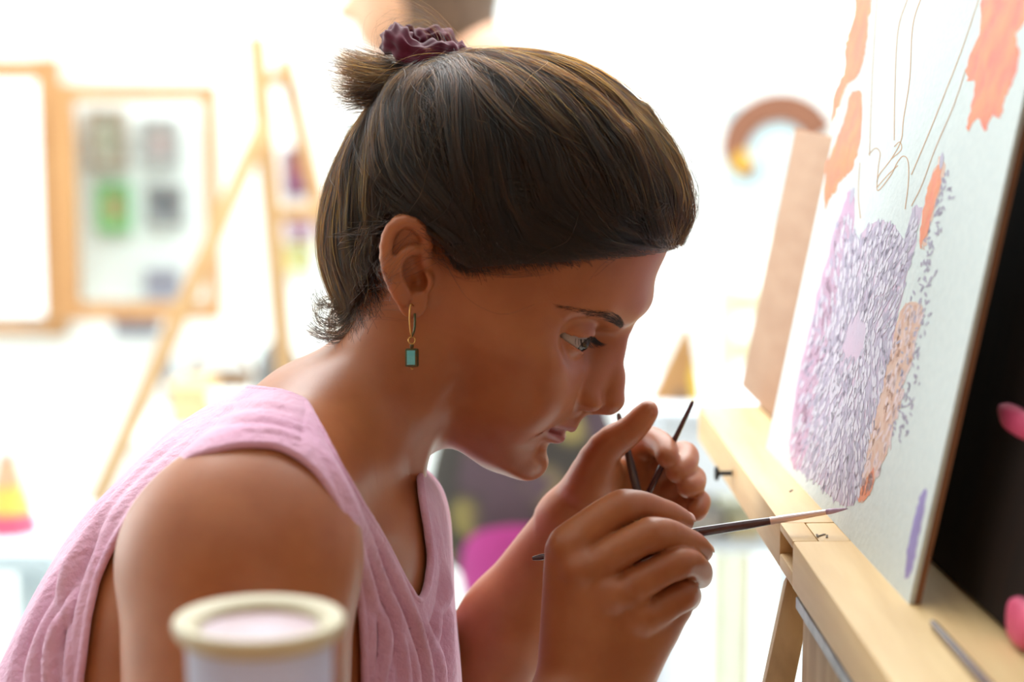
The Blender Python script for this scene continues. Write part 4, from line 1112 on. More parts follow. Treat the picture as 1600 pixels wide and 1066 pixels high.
M_sal2 = material('peach_paint', srgb(218, 172, 152), 0.5, var=0.1, scale=60)
paint('peach_strokes', sal_s, M_sal2, 0.00012)
paint('pale_pink_strokes', sal_p, material('pale_pink_paint', srgb(226, 200, 202), 0.5, var=0.06, scale=60), 0.00015)
dots = []
for _ in range(170):
    t = r_.uniform(0, 1); y = 270 + t * 420; x = 1480 - (y - 270) * 0.17 + r_.normal(0, 9) - 6
    dots.append(leaf(np.array([x, y]), math.pi / 2 + r_.normal(0.2, 0.5), r_.uniform(6, 13), r_.uniform(2, 4)))
paint('speckle_strokes', dots, M_l5, 0.00014)
for lf_ in (leaf(np.array([1471, 252]), 1.7, 30, 6), leaf(np.array([1425, 345]), 1.75, 50, 6), leaf(np.array([1331, 306]), 1.75, 30, 6)): paint('tip_paint', [lf_], M_l1, 0.00018)

# easel
M_pine = wood('pine_rail', srgb(226, 192, 138), srgb(206, 166, 110), 1, 0.5)
M_pine2 = wood('old_pine', srgb(190, 160, 122), srgb(164, 134, 98), 2, 0.65)
M_ply = material('plywood_board', srgb(172, 134, 106), 0.7, col2=srgb(164, 124, 96), scale=14, stretch=(1, 1, 5))
M_dark = material('shade_brown_panel', srgb(32, 17, 10), 0.8, col2=srgb(20, 10, 6), scale=14, stretch=(5, 5, 0.6), spec=0.2)  # near part of the backboard, the canvas's shade put into its colour
M_steel = material('grey_steel_strip', srgb(150, 148, 156), 0.4, metallic=0.7, col2=srgb(110, 108, 116), scale=80)
M_black = material('black_iron', srgb(22, 20, 22), 0.5, metallic=0.4)
M_graph = material('pencil_mark', srgb(120, 104, 84), 0.8)
Ra = on_plane_z(1091, 633, ZL); Rb = on_plane_z(1393, 1066, ZL)
dR = (Ra - Rb) / np.linalg.norm(Ra - Rb); hR = np.array([dR[1], -dR[0], 0]); hR = -hR if hR[0] < 0 else hR
zv = np.array([0, 0, 1.0]); RM = np.stack([dR, hR, zv], 1)
Rj = on_plane_z(1250, 845, ZL); sj = (Rj - Rb) @ dR; sa_end = (Ra - Rb) @ dR; sn_end = -0.42
easel = empty('easel', tuple(on_plane_z(1400, 1066, ZL) * [1, 1, 0]), label='wooden sketch-box easel carrying the canvas, pale pine rail with a black screw', cat='easel')
RW, RH = 0.066, 0.026
def rail(s0, s1, w0, w1, z0, z1, name, mat, bev=0.0015):
    c = Rb + dR * (s0 + s1) / 2 + hR * (w0 + w1) / 2; c = c * [1, 1, 0] + zv * (ZL + (z0 + z1) / 2)
    mb = MB(); mb.box(c, (s1 - s0, w1 - w0, z1 - z0), RM, bev); return mb.build(name, mat, easel, smooth='auto')
rail(sj + 0.042, sa_end, 0.0, RW, -RH, 0, 'rail', M_pine)
rail(sn_end, sj - 0.0005, -0.0002, RW + 0.03, -RH, 0, 'rail', M_pine)
rail(sj, sj + 0.0415, 0.014, RW, -RH, -0.0002, 'rail_joint', M_pine)
rail(sj, sj + 0.0415, 0.0, 0.0135, -RH, -0.0175, 'rail_joint', M_pine)
rail(sj, sj + 0.0415, 0.0, 0.0135, -0.0045, -0.0002, 'rail_joint', M_pine, 0.0004)
# legs, drawer box, steel edging under the rail
def leg(px0, py0, px1, py1, z0, wid, th, extend=1.0):
    a = PW(px0, py0, z0); b = PW(px1, py1, z0 - 0.02); d = (b - a) / (b - a)[2]; bot = a + d * (0 - a[2])
    mb = MB(); mb.bar(bot, a, wid, th, upv=(1, 0, 0), bev=0.0015); return mb.build('leg', M_pine2, easel, smooth='auto')
leg(1250, 905, 1216, 1066, 1.125, 0.020, 0.016)
sb0, sb1 = sj - 0.40, sj - 0.012
def under(s0, s1, w0, w1, z0, z1, name, mat, bev=0.001): return rail(s0, s1, w0, w1, z0, z1, name, mat, bev)
under(sb0, sj - 0.012, 0.004, 0.20, -0.140, -RH - 0.006, 'drawer_box', M_pine2, 0.002)
under(sb0, sj - 0.012, 0.000, 0.0035, -RH - 0.008, -RH - 0.0015, 'steel_edging', M_steel, 0.0006)
for s_, w_ in ((sb0 + 0.03, 0.03), (sb0 + 0.03, 0.18), (sj - 0.03, 0.18)):
    a = Rb + dR * s_ + hR * w_; a = a * [1, 1, 0]
    mb = MB(); mb.bar(a + hR * (0.08 if w_ > 0.1 else -0.02) , a + zv * (ZL - 0.141), 0.024, 0.018, upv=(1, 0, 0), bev=0.0015); mb.build('leg', M_pine2, easel, smooth='auto')
# backboards behind the canvas, leaning with it
def board(s0, s1, back, v0, v1, th, name, mat):
    c = Pn + dE * (s0 + s1) / 2 - nC * (back + th / 2) + upc * (v0 + v1) / 2
    mb = MB(); mb.box(c, (s1 - s0, v1 - v0, th), np.stack([dE, upc, nC], 1), 0.0012); return mb.build(name, mat, easel, smooth='auto')
def on_board(px, py, back):
    d = PW(px, py, 1.0) - CAM; s = ((Pn - nC * back - CAM) @ nC) / (d @ nC); p = CAM + d * s - Pn; return p @ dE, p @ upc
bs1, bv1 = on_board(1212, 195, 0.021); bs0 = on_board(1180, 645, 0.021)[0]
print('BOARD', bs1, bv1, bs0, on_board(1290, 165, 0.021))
brd = board(0.20, (bs1 + bs0) / 2, 0.021, 0.006, bv1, 0.006, 'plywood_board', M_ply)
board(-0.40, 0.195, 0.030, 0.008, 0.62, 0.012, 'shaded_panel', M_dark)
M_pinkp = material('hot_pink_paint', srgb(226, 92, 128), 0.5, col2=srgb(206, 70, 110), scale=50)
def daub(px, py, rx, ry):
    d = PW(px, py, 1.0) - CAM; s = ((Pn - nC * 0.0298 - CAM) @ nC) / (d @ nC); c = CAM + d * s
    mb = MB(); V_ = []
    for rr, hh in ((1.0, 0.0), (0.92, 0.0025), (0.6, 0.004), (0.15, 0.0045)):
        V_ += [c + dE * rx * rr * math.cos(t) * (1 + 0.1 * math.sin(3 * t)) + upc * ry * rr * math.sin(t) * (1 + 0.12 * math.cos(2 * t)) + nC * hh for t in np.linspace(0, 2 * math.pi, 24, endpoint=False)]
    F_ = [(i * 24 + k, i * 24 + (k + 1) % 24, i * 24 + 24 + (k + 1) % 24, i * 24 + 24 + k) for i in range(3) for k in range(24)] + [tuple(range(72, 96)), tuple(range(24))[::-1]]
    mb.add(V_, F_); mb.build('paint_daub', M_pinkp, easel, smooth=True)['label'] = 'hot pink daub of paint'
daub(1594, 660, 0.030, 0.0075); daub(1600, 975, 0.020, 0.012)
# screw and pencil marks on the rail
sp = on_plane_z(1147, 742, ZL - 0.014); s_s = (sp - Rb) @ dR
sp = Rb + dR * s_s; sp = sp * [1, 1, 0] + zv * (ZL - 0.013)
mb = MB(); mb.tube([sp + hR * 0.006, sp - hR * 0.0085], 0.0016, 10); mb.tube([sp - hR * 0.0082, sp - hR * 0.0095, sp - hR * 0.0112], [0.0022, 0.0050, 0.0046], 14); mb.build('screw', M_black, easel, smooth='auto')
for (x, y, a) in ((1236, 767, 0.02), (1277, 837, 0.3), (1284, 836, -0.4), (1292, 838, 0.2)):
    c = on_plane_z(x, y, ZL + 0.0002); mb = MB(); mb.box(c, (0.006, 0.0012, 0.0003), np.array(Matrix.Rotation(a + 1.2, 3, 'Z'))); mb.build('pencil_mark', M_graph, easel)

# ------------------------------------------------------------------ brushes
M_bwood = material('dark_red_lacquer', srgb(74, 30, 40), 0.25, col2=srgb(60, 22, 32), scale=40, coat=0.5)
M_bgrey = material('grey_brown_lacquer', srgb(70, 54, 52), 0.35, coat=0.3)
M_ferr = material('pale_metal_ferrule', srgb(216, 190, 190), 0.3, metallic=0.85)
M_brist = material('violet_wet_bristle', srgb(168, 130, 160), 0.5, col2=srgb(196, 168, 190), scale=300)
def brush(p_end, p_ferr0, p_ferr1, p_tip, r0, rmax, rf, label, mat, group=None):
    p_end, p_ferr0, p_ferr1, p_tip = (np.array(q, float) for q in (p_end, p_ferr0, p_ferr1, p_tip))
    rt = empty('paintbrush', tuple(p_tip), label=label, cat='paintbrush', group=group)
    lp = lambda a, b, t: a + (b - a) * t
    mb = MB(); mb.tube([lp(p_end, p_ferr0, t) for t in (0, 0.03, 0.3, 0.7, 0.9, 1)], [r0 * 0.6, r0, (r0 + rmax) / 2, rmax, rmax * 0.92, rf * 1.02], 12); mb.build('handle', mat, rt, smooth='auto')
    mb = MB(); mb.tube([lp(p_ferr0, p_ferr1, t) for t in (0, 0.06, 0.1, 0.16, 0.22, 0.28, 0.34, 1)], [rf * 1.05, rf * 1.05, rf * 0.98, rf * 1.06, rf * 0.97, rf * 1.05, rf, rf * 0.72], 12); mb.build('ferrule', M_ferr, rt, smooth='auto')
    mb = MB(); mb.tube([lp(p_ferr1, p_tip, t) for t in (0, 0.25, 0.7, 1)], [rf * 0.70, rf * 0.74, rf * 0.4, rf * 0.06], 10); mb.build('bristles', M_brist, rt, smooth=True)
    return rt
tip = on_canvas(1325, 795, 0.0012)
b_end = W(F(832, 873, -52)); ax_ = tip - b_end
def along(px):   # point of the brush axis nearest to a picture column
    ts = np.linspace(0, 1, 2000); P = b_end + ts[:, None] * ax_; x = 800 + FPX * ((P - CAM) @ RIGHT) / ((P - CAM) @ FWD); return P[np.argmin(np.abs(x - px))]
brush(b_end, along(1203), along(1290), tip, 0.0017, 0.0030, 0.0021, 'dark red fine paintbrush in her near hand touching the canvas', M_bwood)
def straight(pts_px, r, label, mat):
    a, b = (W(F(*q)) for q in pts_px); d = (b - a) / np.linalg.norm(b - a)
    return brush(a, b - d * 0.028, b - d * 0.010, b, r * 0.6, r, r * 0.9, label, mat)
straight([(1083, 627, 30), (975, 850, 44)], 0.0021, 'dark brown paintbrush sticking up between her far fingers', M_bwood)
straight([(966, 646, 40), (1018, 858, 26)], 0.0026, 'grey-brown paintbrush held under her far thumb', M_bgrey)
lb0 = on_plane_z(1456, 972, ZL + 0.0024); lb1 = on_plane_z(1560, 1090, ZL + 0.0024); dlb = (lb1 - lb0) / np.linalg.norm(lb1 - lb0)
brush(lb0, lb0 + dlb * 0.17, lb0 + dlb * 0.19, lb0 + dlb * 0.205, 0.0018, 0.0024, 0.0020, 'dark violet paintbrush lying on the easel rail', M_bwood)

# ------------------------------------------------------------------ cup in the foreground
M_cup = material('cream_plastic', srgb(198, 186, 156), 0.5, col2=srgb(192, 180, 150), scale=30, sss=0.0)
M_cupw = material('bluish_white_plastic', srgb(232, 236, 248), 0.5, var=0.03)
nt = M_cupw.node_tree; _b = nt.nodes['Principled BSDF']; _t = nt.nodes.new('ShaderNodeBsdfTranslucent'); _t.inputs['Color'].default_value = srgb(236, 238, 250); _x = nt.nodes.new('ShaderNodeMixShader'); _x.inputs['Fac'].default_value = 0.6
nt.links.new(_b.outputs[0], _x.inputs[1]); nt.links.new(_t.outputs[0], _x.inputs[2]); nt.links.new(_x.outputs[0], [n for n in nt.nodes if n.type == 'OUTPUT_MATERIAL'][0].inputs['Surface'])
M_water = material('pinkish_paint_water', srgb(178, 152, 168), 0.3, col2=srgb(166, 130, 136), scale=40)
cc = PW(405, 968, 0.745); ct = cc[2]; R0c = 0.0322; hC = 0.09
cup = empty('plastic_cup', (cc[0], cc[1], ct - hC), label='blurred cream plastic cup of pinkish water in the foreground', cat='cup')
z0 = ct - hC
mb = MB(); mb.lathe([(0.0248, z0), (0.0255, z0 + 0.002), (0.0274, ct - 0.012), (0.0278, ct - 0.006), (0.0262, ct - 0.006), (0.0258, ct - 0.014), (0.0238, z0 + 0.004), (0.0005, z0 + 0.004), (0.0005, z0)], (cc[0], cc[1], 0), 48, closed=True); mb.build('body', M_cupw, cup, smooth='auto')
mb = MB(); mb.lathe([(0.0276, ct - 0.0075), (0.0300, ct - 0.006), (0.0318, ct - 0.003), (R0c, ct - 0.0006), (0.0314, ct + 0.0008), (0.0285, ct + 0.0008), (0.0240, ct - 0.0010), (0.0222, ct - 0.0035), (0.0222, ct - 0.0055), (0.0255, ct - 0.0075)], (cc[0], cc[1], 0), 48, closed=True); mb.build('rim', M_cup, cup, smooth='auto')
mb = MB(); mb.lathe([(0.0005, ct - 0.0050), (0.0220, ct - 0.0048), (0.0220, ct - 0.0036), (0.0005, ct - 0.0034)], (cc[0], cc[1], 0), 40); mb.build('paint_water', M_water, cup, smooth='auto')
stool('side_stool', cc[0] - 0.02, cc[1] - 0.02, z0, 0.14, 'round wooden stool under the foreground cup', (0.35, 0.9))
# fingernails
M_nail = material('fingernail', srgb(206, 150, 128), 0.25, var=0.05, coat=0.3)
def nail(fg, dorsal, w=3.3, ln=4.6, back=0.8):
    P, R = pts(fg); t = P[-1] - P[-2]; t /= np.linalg.norm(t); dv = np.array(dorsal, float); dv -= t * (dv @ t); dv /= np.linalg.norm(dv); sd = np.cross(t, dv)
    c = P[-1] + dv * (R[-1] * 0.76) + t * 0.6; V_, F_ = [], []
    nu, nv = 9, 7
    for i in range(nu):
        for j in range(nv):
            a = (i / (nu - 1) - 0.5) * 2; b = (j / (nv - 1) - 0.5) * 2
            x = b * w * math.sqrt(max(1 - (max(abs(a) - 0.5, 0) * 1.7) ** 2, 0.12)); V_.append(c + t * a * ln + sd * x + dv * (1.35 - 0.085 * x * x - 0.028 * (a * ln) ** 2 - (0.6 if abs(a) == 1 else 0)))
    F_ = [(i * nv + j, i * nv + j + 1, (i + 1) * nv + j + 1, (i + 1) * nv + j) for i in range(nu - 1) for j in range(nv - 1)]
    o = quadmesh('fingernail', W(np.array(V_)), np.array(F_), M_nail, person); m = o.modifiers.new('thick', 'SOLIDIFY'); m.thickness = 0.0005; m.offset = 0
for fg in HANDN[:2]: nail(fg, (0.75, 0.55, -0.35), 3.0, 3.4)
# ------------------------------------------------------------------ the room
YW = 4.5
M_wall = material('white_plaster', srgb(244, 248, 247), 0.9, col2=srgb(238, 244, 244), scale=2.5, bump=0.05)
M_warm = material('warm_plaster', srgb(178, 132, 96), 0.9, col2=srgb(168, 120, 86), scale=3)
M_floor = material('pale_concrete_floor', srgb(226, 230, 224), 0.55, col2=srgb(214, 220, 214), scale=1.6)
M_frame = wood('honey_pine_frame', srgb(186, 140, 92), srgb(172, 124, 78), 2, 0.45)
M_glass = bpy.data.materials.new('window_glass'); M_glass.use_nodes = True
nt = M_glass.node_tree; nt.nodes.clear(); _o = nt.nodes.new('ShaderNodeOutputMaterial'); _t = nt.nodes.new('ShaderNodeBsdfTransparent'); _g = nt.nodes.new('ShaderNodeBsdfGlossy'); _x = nt.nodes.new('ShaderNodeMixShader')
_t.inputs['Color'].default_value = (0.96, 0.985, 0.98, 1); _g.inputs['Roughness'].default_value = 0.02; _x.inputs['Fac'].default_value = 0.06
nt.links.new(_t.outputs[0], _x.inputs[1]); nt.links.new(_g.outputs[0], _x.inputs[2]); nt.links.new(_x.outputs[0], _o.inputs['Surface'])
def slab(name, lo, hi, mat, **k):
    mb = MB(); lo = np.array(lo, float); hi = np.array(hi, float); mb.box((lo + hi) / 2, hi - lo); return mb.build(name, mat, **k)
S_ = dict(kind='structure')
slab('floor', (-2.9, -1.3, -0.1), (2.8, YW + 0.1, 0), M_floor, **S_)
slab('ceiling', (-2.9, -1.3, 3.0), (2.8, YW + 0.1, 3.1), M_wall, **S_)
slab('wall_right', (2.7, -1.3, 0), (2.8, YW + 0.1, 3.0), M_wall, **S_)
slab('wall_left', (-2.9, -1.3, 0), (-2.8, YW + 0.1, 3.0), M_wall, **S_)
slab('wall_front', (-2.8, -1.3, 0), (2.7, -1.2, 3.0), M_warm, **S_)
wl = on_plane_y(-190, 300, YW)[0]; wr_ = on_plane_y(74, 300, YW)[0]; wt = on_plane_y(40, 118, YW)[2]; wb = on_plane_y(40, 500, YW)[2]
mb = MB()
for lo, hi in (((-2.8, YW, 0), (wl, YW + 0.1, 3.0)), ((wr_, YW, 0), (2.7, YW + 0.1, 3.0)), ((wl, YW, 0), (wr_, YW + 0.1, wb)), ((wl, YW, wt), (wr_, YW + 0.1, 3.0))):
    lo, hi = np.array(lo), np.array(hi); mb.box((lo + hi) / 2, hi - lo)
mb.build('wall_back', M_wall, **S_)
win = empty('window_1', ((wl + wr_) / 2, YW, wb), kind='structure')
fw = 0.04
for lo, hi, nm in (((wl, YW - 0.03, wb), (wl + fw, YW + 0.06, wt), 'jamb'), ((wr_ - 0.004, YW - 0.05, wb - 0.03), (wr_ + fw, YW + 0.06, wt + 0.04), 'jamb'), ((wl + fw, YW - 0.04, wt - 0.01), (wr_ - 0.005, YW + 0.06, wt + 0.035), 'head'), ((wl + fw, YW - 0.05, wb - 0.025), (wr_ - 0.005, YW + 0.06, wb), 'sill')):
    o = slab(nm, lo, hi, M_frame, parent=win)
slab('pane', (wl + fw, YW + 0.03, wb), (wr_ - 0.005, YW + 0.034, wt - 0.01), M_glass, parent=win)
# open sash folded back along the wall
YS = YW - 0.14
s0 = on_plane_y(92, 300, YS)[0]; s1 = on_plane_y(342, 300, YS)[0]; st_ = on_plane_y(210, 132, YS)[2]; sb_ = on_plane_y(210, 498, YS)[2]
sash = empty('window_2', ((s0 + s1) / 2, YS, sb_), kind='structure')
bw = 0.034
for lo, hi, nm in (((s0, YS - 0.02, sb_), (s0 + bw * 1.1, YS + 0.02, st_), 'stile'), ((s1 - bw * 0.85, YS - 0.02, sb_), (s1, YS + 0.02, st_), 'stile'), ((s0 + bw * 1.1, YS - 0.02, st_ - bw), (s1 - bw * 0.85, YS + 0.02, st_), 'rail'), ((s0 + bw * 1.1, YS - 0.02, sb_), (s1 - bw * 0.85, YS + 0.02, sb_ + bw * 1.05), 'rail')):
    slab(nm, lo, hi, M_frame, parent=sash)
slab('pane', (s0 + bw, YS - 0.002, sb_ + bw), (s1 - bw * 0.85, YS + 0.002, st_ - bw), M_glass, parent=sash)
slab('hinge_strip', (wr_ + fw - 0.001, YS - 0.01, sb_), (s0 - 0.001, YW - 0.001, st_), M_frame, parent=sash)
# small pictures on the wall
def picture(px, py, w, h, frame, fill, spots, label, y=YW, fr=0.12, name='picture', grp=None):
    c = on_plane_y(px, py, y); s = y / math.cos(PITCH) / FPX; W_, H_ = w * s, h * s; t = fr * min(W_, H_)
    o = empty(name, (c[0], y, c[2] - H_ / 2), label=label, cat='picture', group=grp)
    mb = MB()
    for lo, hi in (((-W_ / 2, -H_ / 2), (-W_ / 2 + t, H_ / 2)), ((W_ / 2 - t, -H_ / 2), (W_ / 2, H_ / 2)), ((-W_ / 2 + t, H_ / 2 - t), (W_ / 2 - t, H_ / 2)), ((-W_ / 2 + t, -H_ / 2), (W_ / 2 - t, -H_ / 2 + t))):
        mb.box((c[0] + (lo[0] + hi[0]) / 2, y - 0.012, c[2] + (lo[1] + hi[1]) / 2), (hi[0] - lo[0], 0.022, hi[1] - lo[1]))
    mb.build('frame', material('picture_frame_paint', frame, 0.6, var=0.15), o)
    mb = MB(); mb.box((c[0], y - 0.006, c[2]), (W_ - 2 * t, 0.008, H_ - 2 * t)); mb.build('sheet', material('picture_sheet', fill, 0.8, var=0.1, scale=30), o)
    for (sx, sz, sw, sh, col) in spots:
        mb = MB(); mb.lathe([(0.5, -0.5), (0.46, 0.4), (0.2, 0.5)], (0, 0, 0), 14)
        v = np.array(mb.v); v = np.stack([c[0] + sx * W_ + v[:, 0] * sw * W_, y - 0.0115 - 0.003 * (v[:, 2] + 0.5), c[2] + sz * H_ + v[:, 1] * sh * H_], 1)
        m2 = MB(); m2.add(v, mb.f); m2.build('motif', material('picture_motif', col, 0.7, var=0.2, scale=40), o)
    return o
picture(170, 217, 58, 90, srgb(176, 152, 132), srgb(214, 214, 200), [(0, 0, 0.4, 0.5, srgb(186, 190, 168))], 'brown framed picture, upper left of the four behind the sash', YW)
picture(252, 222, 54, 72, srgb(172, 172, 174), srgb(220, 216, 216), [(0, -0.05, 0.45, 0.4, srgb(196, 168, 170))], 'grey framed picture with a pinkish motif, upper right behind the sash')
picture(180, 324, 50, 76, srgb(126, 200, 132), srgb(150, 214, 148), [(0, 0.0, 0.4, 0.55, srgb(204, 150, 110))], 'bright green picture with an orange motif behind the sash')
picture(259, 320, 58, 62, srgb(160, 160, 162), srgb(172, 176, 180), [(0, 0.02, 0.5, 0.45, srgb(92, 100, 116))], 'grey picture with a dark motif, right of the green one')
picture(256, 443, 52, 46, srgb(180, 178, 196), srgb(192, 192, 208), [(0, 0, 0.4, 0.4, srgb(160, 160, 184))], 'small violet-grey picture above the sash bottom rail')
picture(215, 508, 70, 24, srgb(140, 134, 150), srgb(150, 146, 160), [], 'narrow dark grey panel below the open sash', fr=0.2)
picture(463, 268, 34, 74, srgb(132, 84, 92), srgb(150, 84, 92), [(0, -0.3, 0.5, 0.3, srgb(120, 84, 140))], 'maroon and purple narrow picture behind the distant easel', YW)
picture(470, 358, 40, 26, srgb(176, 140, 160), srgb(188, 156, 176), [], 'small mauve picture under the maroon one', YW)
picture(468, 402, 44, 44, srgb(206, 200, 150), srgb(222, 210, 120), [(0.1, -0.1, 0.4, 0.4, srgb(170, 200, 190))], 'small yellow picture low behind the distant easel', YW)

# poster with a brown arch
pc = on_plane_y(1198, 258, YW); sW = YW / math.cos(PITCH) / FPX
po = empty('poster', (pc[0], YW, pc[2] - 0.13), label='pale blue poster with a brown hook-shaped arch and yellow patch', cat='poster')
mb = MB(); mb.box((pc[0] + 0.01, YW - 0.004, pc[2]), (150 * sW, 0.006, 186 * sW)); mb.build('sheet', material('pale_blue_paper', srgb(172, 204, 216), 0.8, col2=srgb(186, 210, 216), scale=6), po)
def ring_piece(P, wpx, mat, name, parent, y, th):
    P = catmull(np.array(P, float), 8); t = np.gradient(P, axis=0); t /= np.linalg.norm(t, axis=1)[:, None]; n = np.stack([t[:, 1], -t[:, 0]], 1)
    wd = np.broadcast_to(np.interp(np.linspace(0, 1, len(P)), np.linspace(0, 1, len(wpx)), wpx), (len(P),))[:, None]
    A = [on_plane_y(q[0], q[1], y - th) for q in P + n * wd / 2]; Bq = [on_plane_y(q[0], q[1], y - th) for q in P - n * wd / 2]
    V_ = A + Bq + [a + np.array([0, th, 0]) for a in A + Bq]; m = len(A); F_ = []
    for i in range(m - 1):
        F_ += [(i, i + 1, m + i + 1, m + i), (2 * m + i + 1, 2 * m + i, 3 * m + i, 3 * m + i + 1), (i, 2 * m + i, 2 * m + i + 1, i + 1), (m + i, m + i + 1, 3 * m + i + 1, 3 * m + i)]
    F_ += [(0, m, 3 * m, 2 * m), (m - 1, 3 * m - 1, 4 * m - 1, 2 * m - 1)]
    mb = MB(); mb.add(V_, F_); return mb.build(name, mat, parent)
ring_piece([(1284, 212), (1262, 182), (1228, 168), (1190, 174), (1160, 198), (1148, 230), (1158, 258), (1182, 270)], [50, 50, 48, 46, 46, 44, 36, 22], material('brown_card', srgb(130, 84, 62), 0.8, var=0.1), 'arch', po, YW - 0.0075, 0.006)
ring_piece([(1150, 246), (1158, 252), (1168, 260)], [30, 34, 28], material('yellow_card', srgb(216, 170, 60), 0.8, var=0.1), 'yellow_patch', po, YW - 0.014, 0.004)
mb = MB(); c = on_plane_y(968, 152, YW); mb.box((c[0], YW - 0.02, c[2]), (0.03, 0.04, 0.05), bev=0.006); mb.tube([(c[0], YW - 0.035, c[2] + 0.01), (c[0], YW - 0.06, c[2] - 0.01), (c[0], YW - 0.062, c[2] + 0.012)], 0.007, 8)
mb.build('wall_hook', material('dark_green_hook', srgb(70, 84, 84), 0.6), None, smooth='auto', label='small dark wall hook just right of the woman\'s hair', cat='hook')

# distant easel
YE = 3.45
M_epine = wood('light_pine', srgb(198, 162, 116), srgb(186, 148, 100), 2, 0.5)
e2 = empty('easel', tuple(on_plane_y(400, 700, YE) * [1, 1, 0]), label='tall light pine A-frame easel standing near the window', cat='easel')
def bar_px(a, b, wpx, y0, y1, name, th=0.022, floor=False):
    A = on_plane_y(a[0], a[1], y0); Bq = on_plane_y(b[0], b[1], y1)
    if floor: d = Bq - A; Bq = A + d * (A[2] / -d[2]) if d[2] < 0 else Bq
    mb = MB(); mb.bar(A, Bq, wpx * YE / FPX, th, upv=(0, -1, 0.001), bev=0.003); return mb.build(name, M_epine, e2, smooth='auto')
bar_px((400, 55), (440, 520), 28, YE, YE, 'post', floor=True)
bar_px((412, 195), (255, 550), 26, YE - 0.04, YE - 0.10, 'leg', floor=True)
bar_px((444, 90), (500, 330), 24, YE + 0.06, YE + 0.10, 'leg', floor=True)
bar_px((402, 128), (462, 116), 22, YE + 0.035, YE + 0.035, 'crossbar')
bar_px((424, 336), (512, 330), 24, YE + 0.03, YE + 0.05, 'crossbar')

# side table with clutter behind her shoulder
YT = 3.75
tz = on_plane_y(350, 650, YT)[2]
M_white = material('white_laminate', srgb(238, 244, 244), 0.5, var=0.03)
def table(name, x0, x1, y0, y1, z, mat, label):
    t = empty(name, ((x0 + x1) / 2, (y0 + y1) / 2, 0), label=label, cat='table')
    mb = MB(); mb.box(((x0 + x1) / 2, (y0 + y1) / 2, z - 0.015), (x1 - x0, y1 - y0, 0.03), bev=0.004); mb.build('tabletop', mat, t, smooth='auto')
    for x in (x0 + 0.04, x1 - 0.04):
        for y in (y0 + 0.04, y1 - 0.04):
            mb = MB(); mb.box((x, y, (z - 0.031) / 2), (0.04, 0.04, z - 0.031), bev=0.003); mb.build('leg', mat, t, smooth='auto')
    return t
xa = on_plane_y(225, 640, YT)[0]; xb = on_plane_y(560, 640, YT)[0]
table('side_table', xa, xb, YT - 0.25, YT + 0.30, tz, M_white, 'white side table behind the woman\'s shoulder')
def blob(name, px, w, h, yy, mat, label, cat, prof=None, base=None):
    z = tz if base is None else base
    c = on_plane_y(px, 600, yy); s = yy / FPX; prof = prof or [(0.6, 0), (0.95, 0.1), (1.0, 0.45), (0.85, 0.8), (0.4, 1.0)]
    mb = MB(); mb.lathe([(r * w * s / 2, q * h * s) for r, q in prof], (c[0], yy, z), 24); return mb.build(name, mat, None, smooth='auto', label=label, cat=cat)
blob('jar', 436, 74, 112, YT + 0.05, material('grey_stoneware', srgb(104, 104, 104), 0.7, var=0.15), 'squat dark grey jar at the right end of the side table', 'jar')
blob('bowl', 362, 72, 56, YT - 0.12, material('white_ceramic', srgb(242, 246, 244), 0.4), 'white ceramic bowl on the side table', 'bowl', [(0.4, 0), (0.5, 0.05), (0.8, 0.4), (1.0, 0.9), (1.0, 1.0), (0.93, 0.98)])
bx = on_plane_y(302, 600, YT - 0.05); s_ = YT / FPX
bo = empty('cardboard_box', (bx[0], YT - 0.05, tz), label='pale orange cardboard box on the side table', cat='box')
M_card = material('orange_cardboard', srgb(232, 196, 148), 0.8, var=0.08)
mb = MB(); mb.box((bx[0], YT - 0.05, tz + 0.032), (62 * s_, 0.11, 0.064), bev=0.002); mb.build('body', M_card, bo, smooth='auto')
mb = MB(); mb.box((bx[0], YT - 0.05, tz + 0.0705), (66 * s_, 0.118, 0.012), bev=0.002); mb.build('lid', M_card, bo, smooth='auto')
bk = empty('basket', tuple(on_plane_y(345, 600, YT + 0.16) * [1, 1, 0] + [0, 0, tz]), label='brown wicker basket with an arched handle on the side table', cat='basket')
M_wick = material('brown_wicker', srgb(150, 118, 88), 0.8, var=0.3, scale=90)
ck = on_plane_y(345, 600, YT + 0.16)
mb = MB(); mb.lathe([(0.05, tz), (0.056, tz + 0.004), (0.066, tz + 0.055), (0.062, tz + 0.056), (0.052, tz + 0.006)], (ck[0], YT + 0.16, 0), 24); mb.build('body', M_wick, bk, smooth='auto')
mb = MB(); mb.tube([(ck[0] + 0.064 * math.cos(t), YT + 0.16, tz + 0.05 + 0.055 * math.sin(t)) for t in np.linspace(0, math.pi, 17)], 0.006, 8); mb.build('handle', M_wick, bk, smooth=True)
bt_ = blob('bottle', 266, 26, 92, YT + 0.10, material('slate_blue_bottle', srgb(120, 136, 150), 0.4), 'slate blue bottle beside the leg of the distant easel', 'bottle', [(0.9, 0), (1, 0.03), (1, 0.6), (0.45, 0.75), (0.4, 0.97), (0.3, 1)])

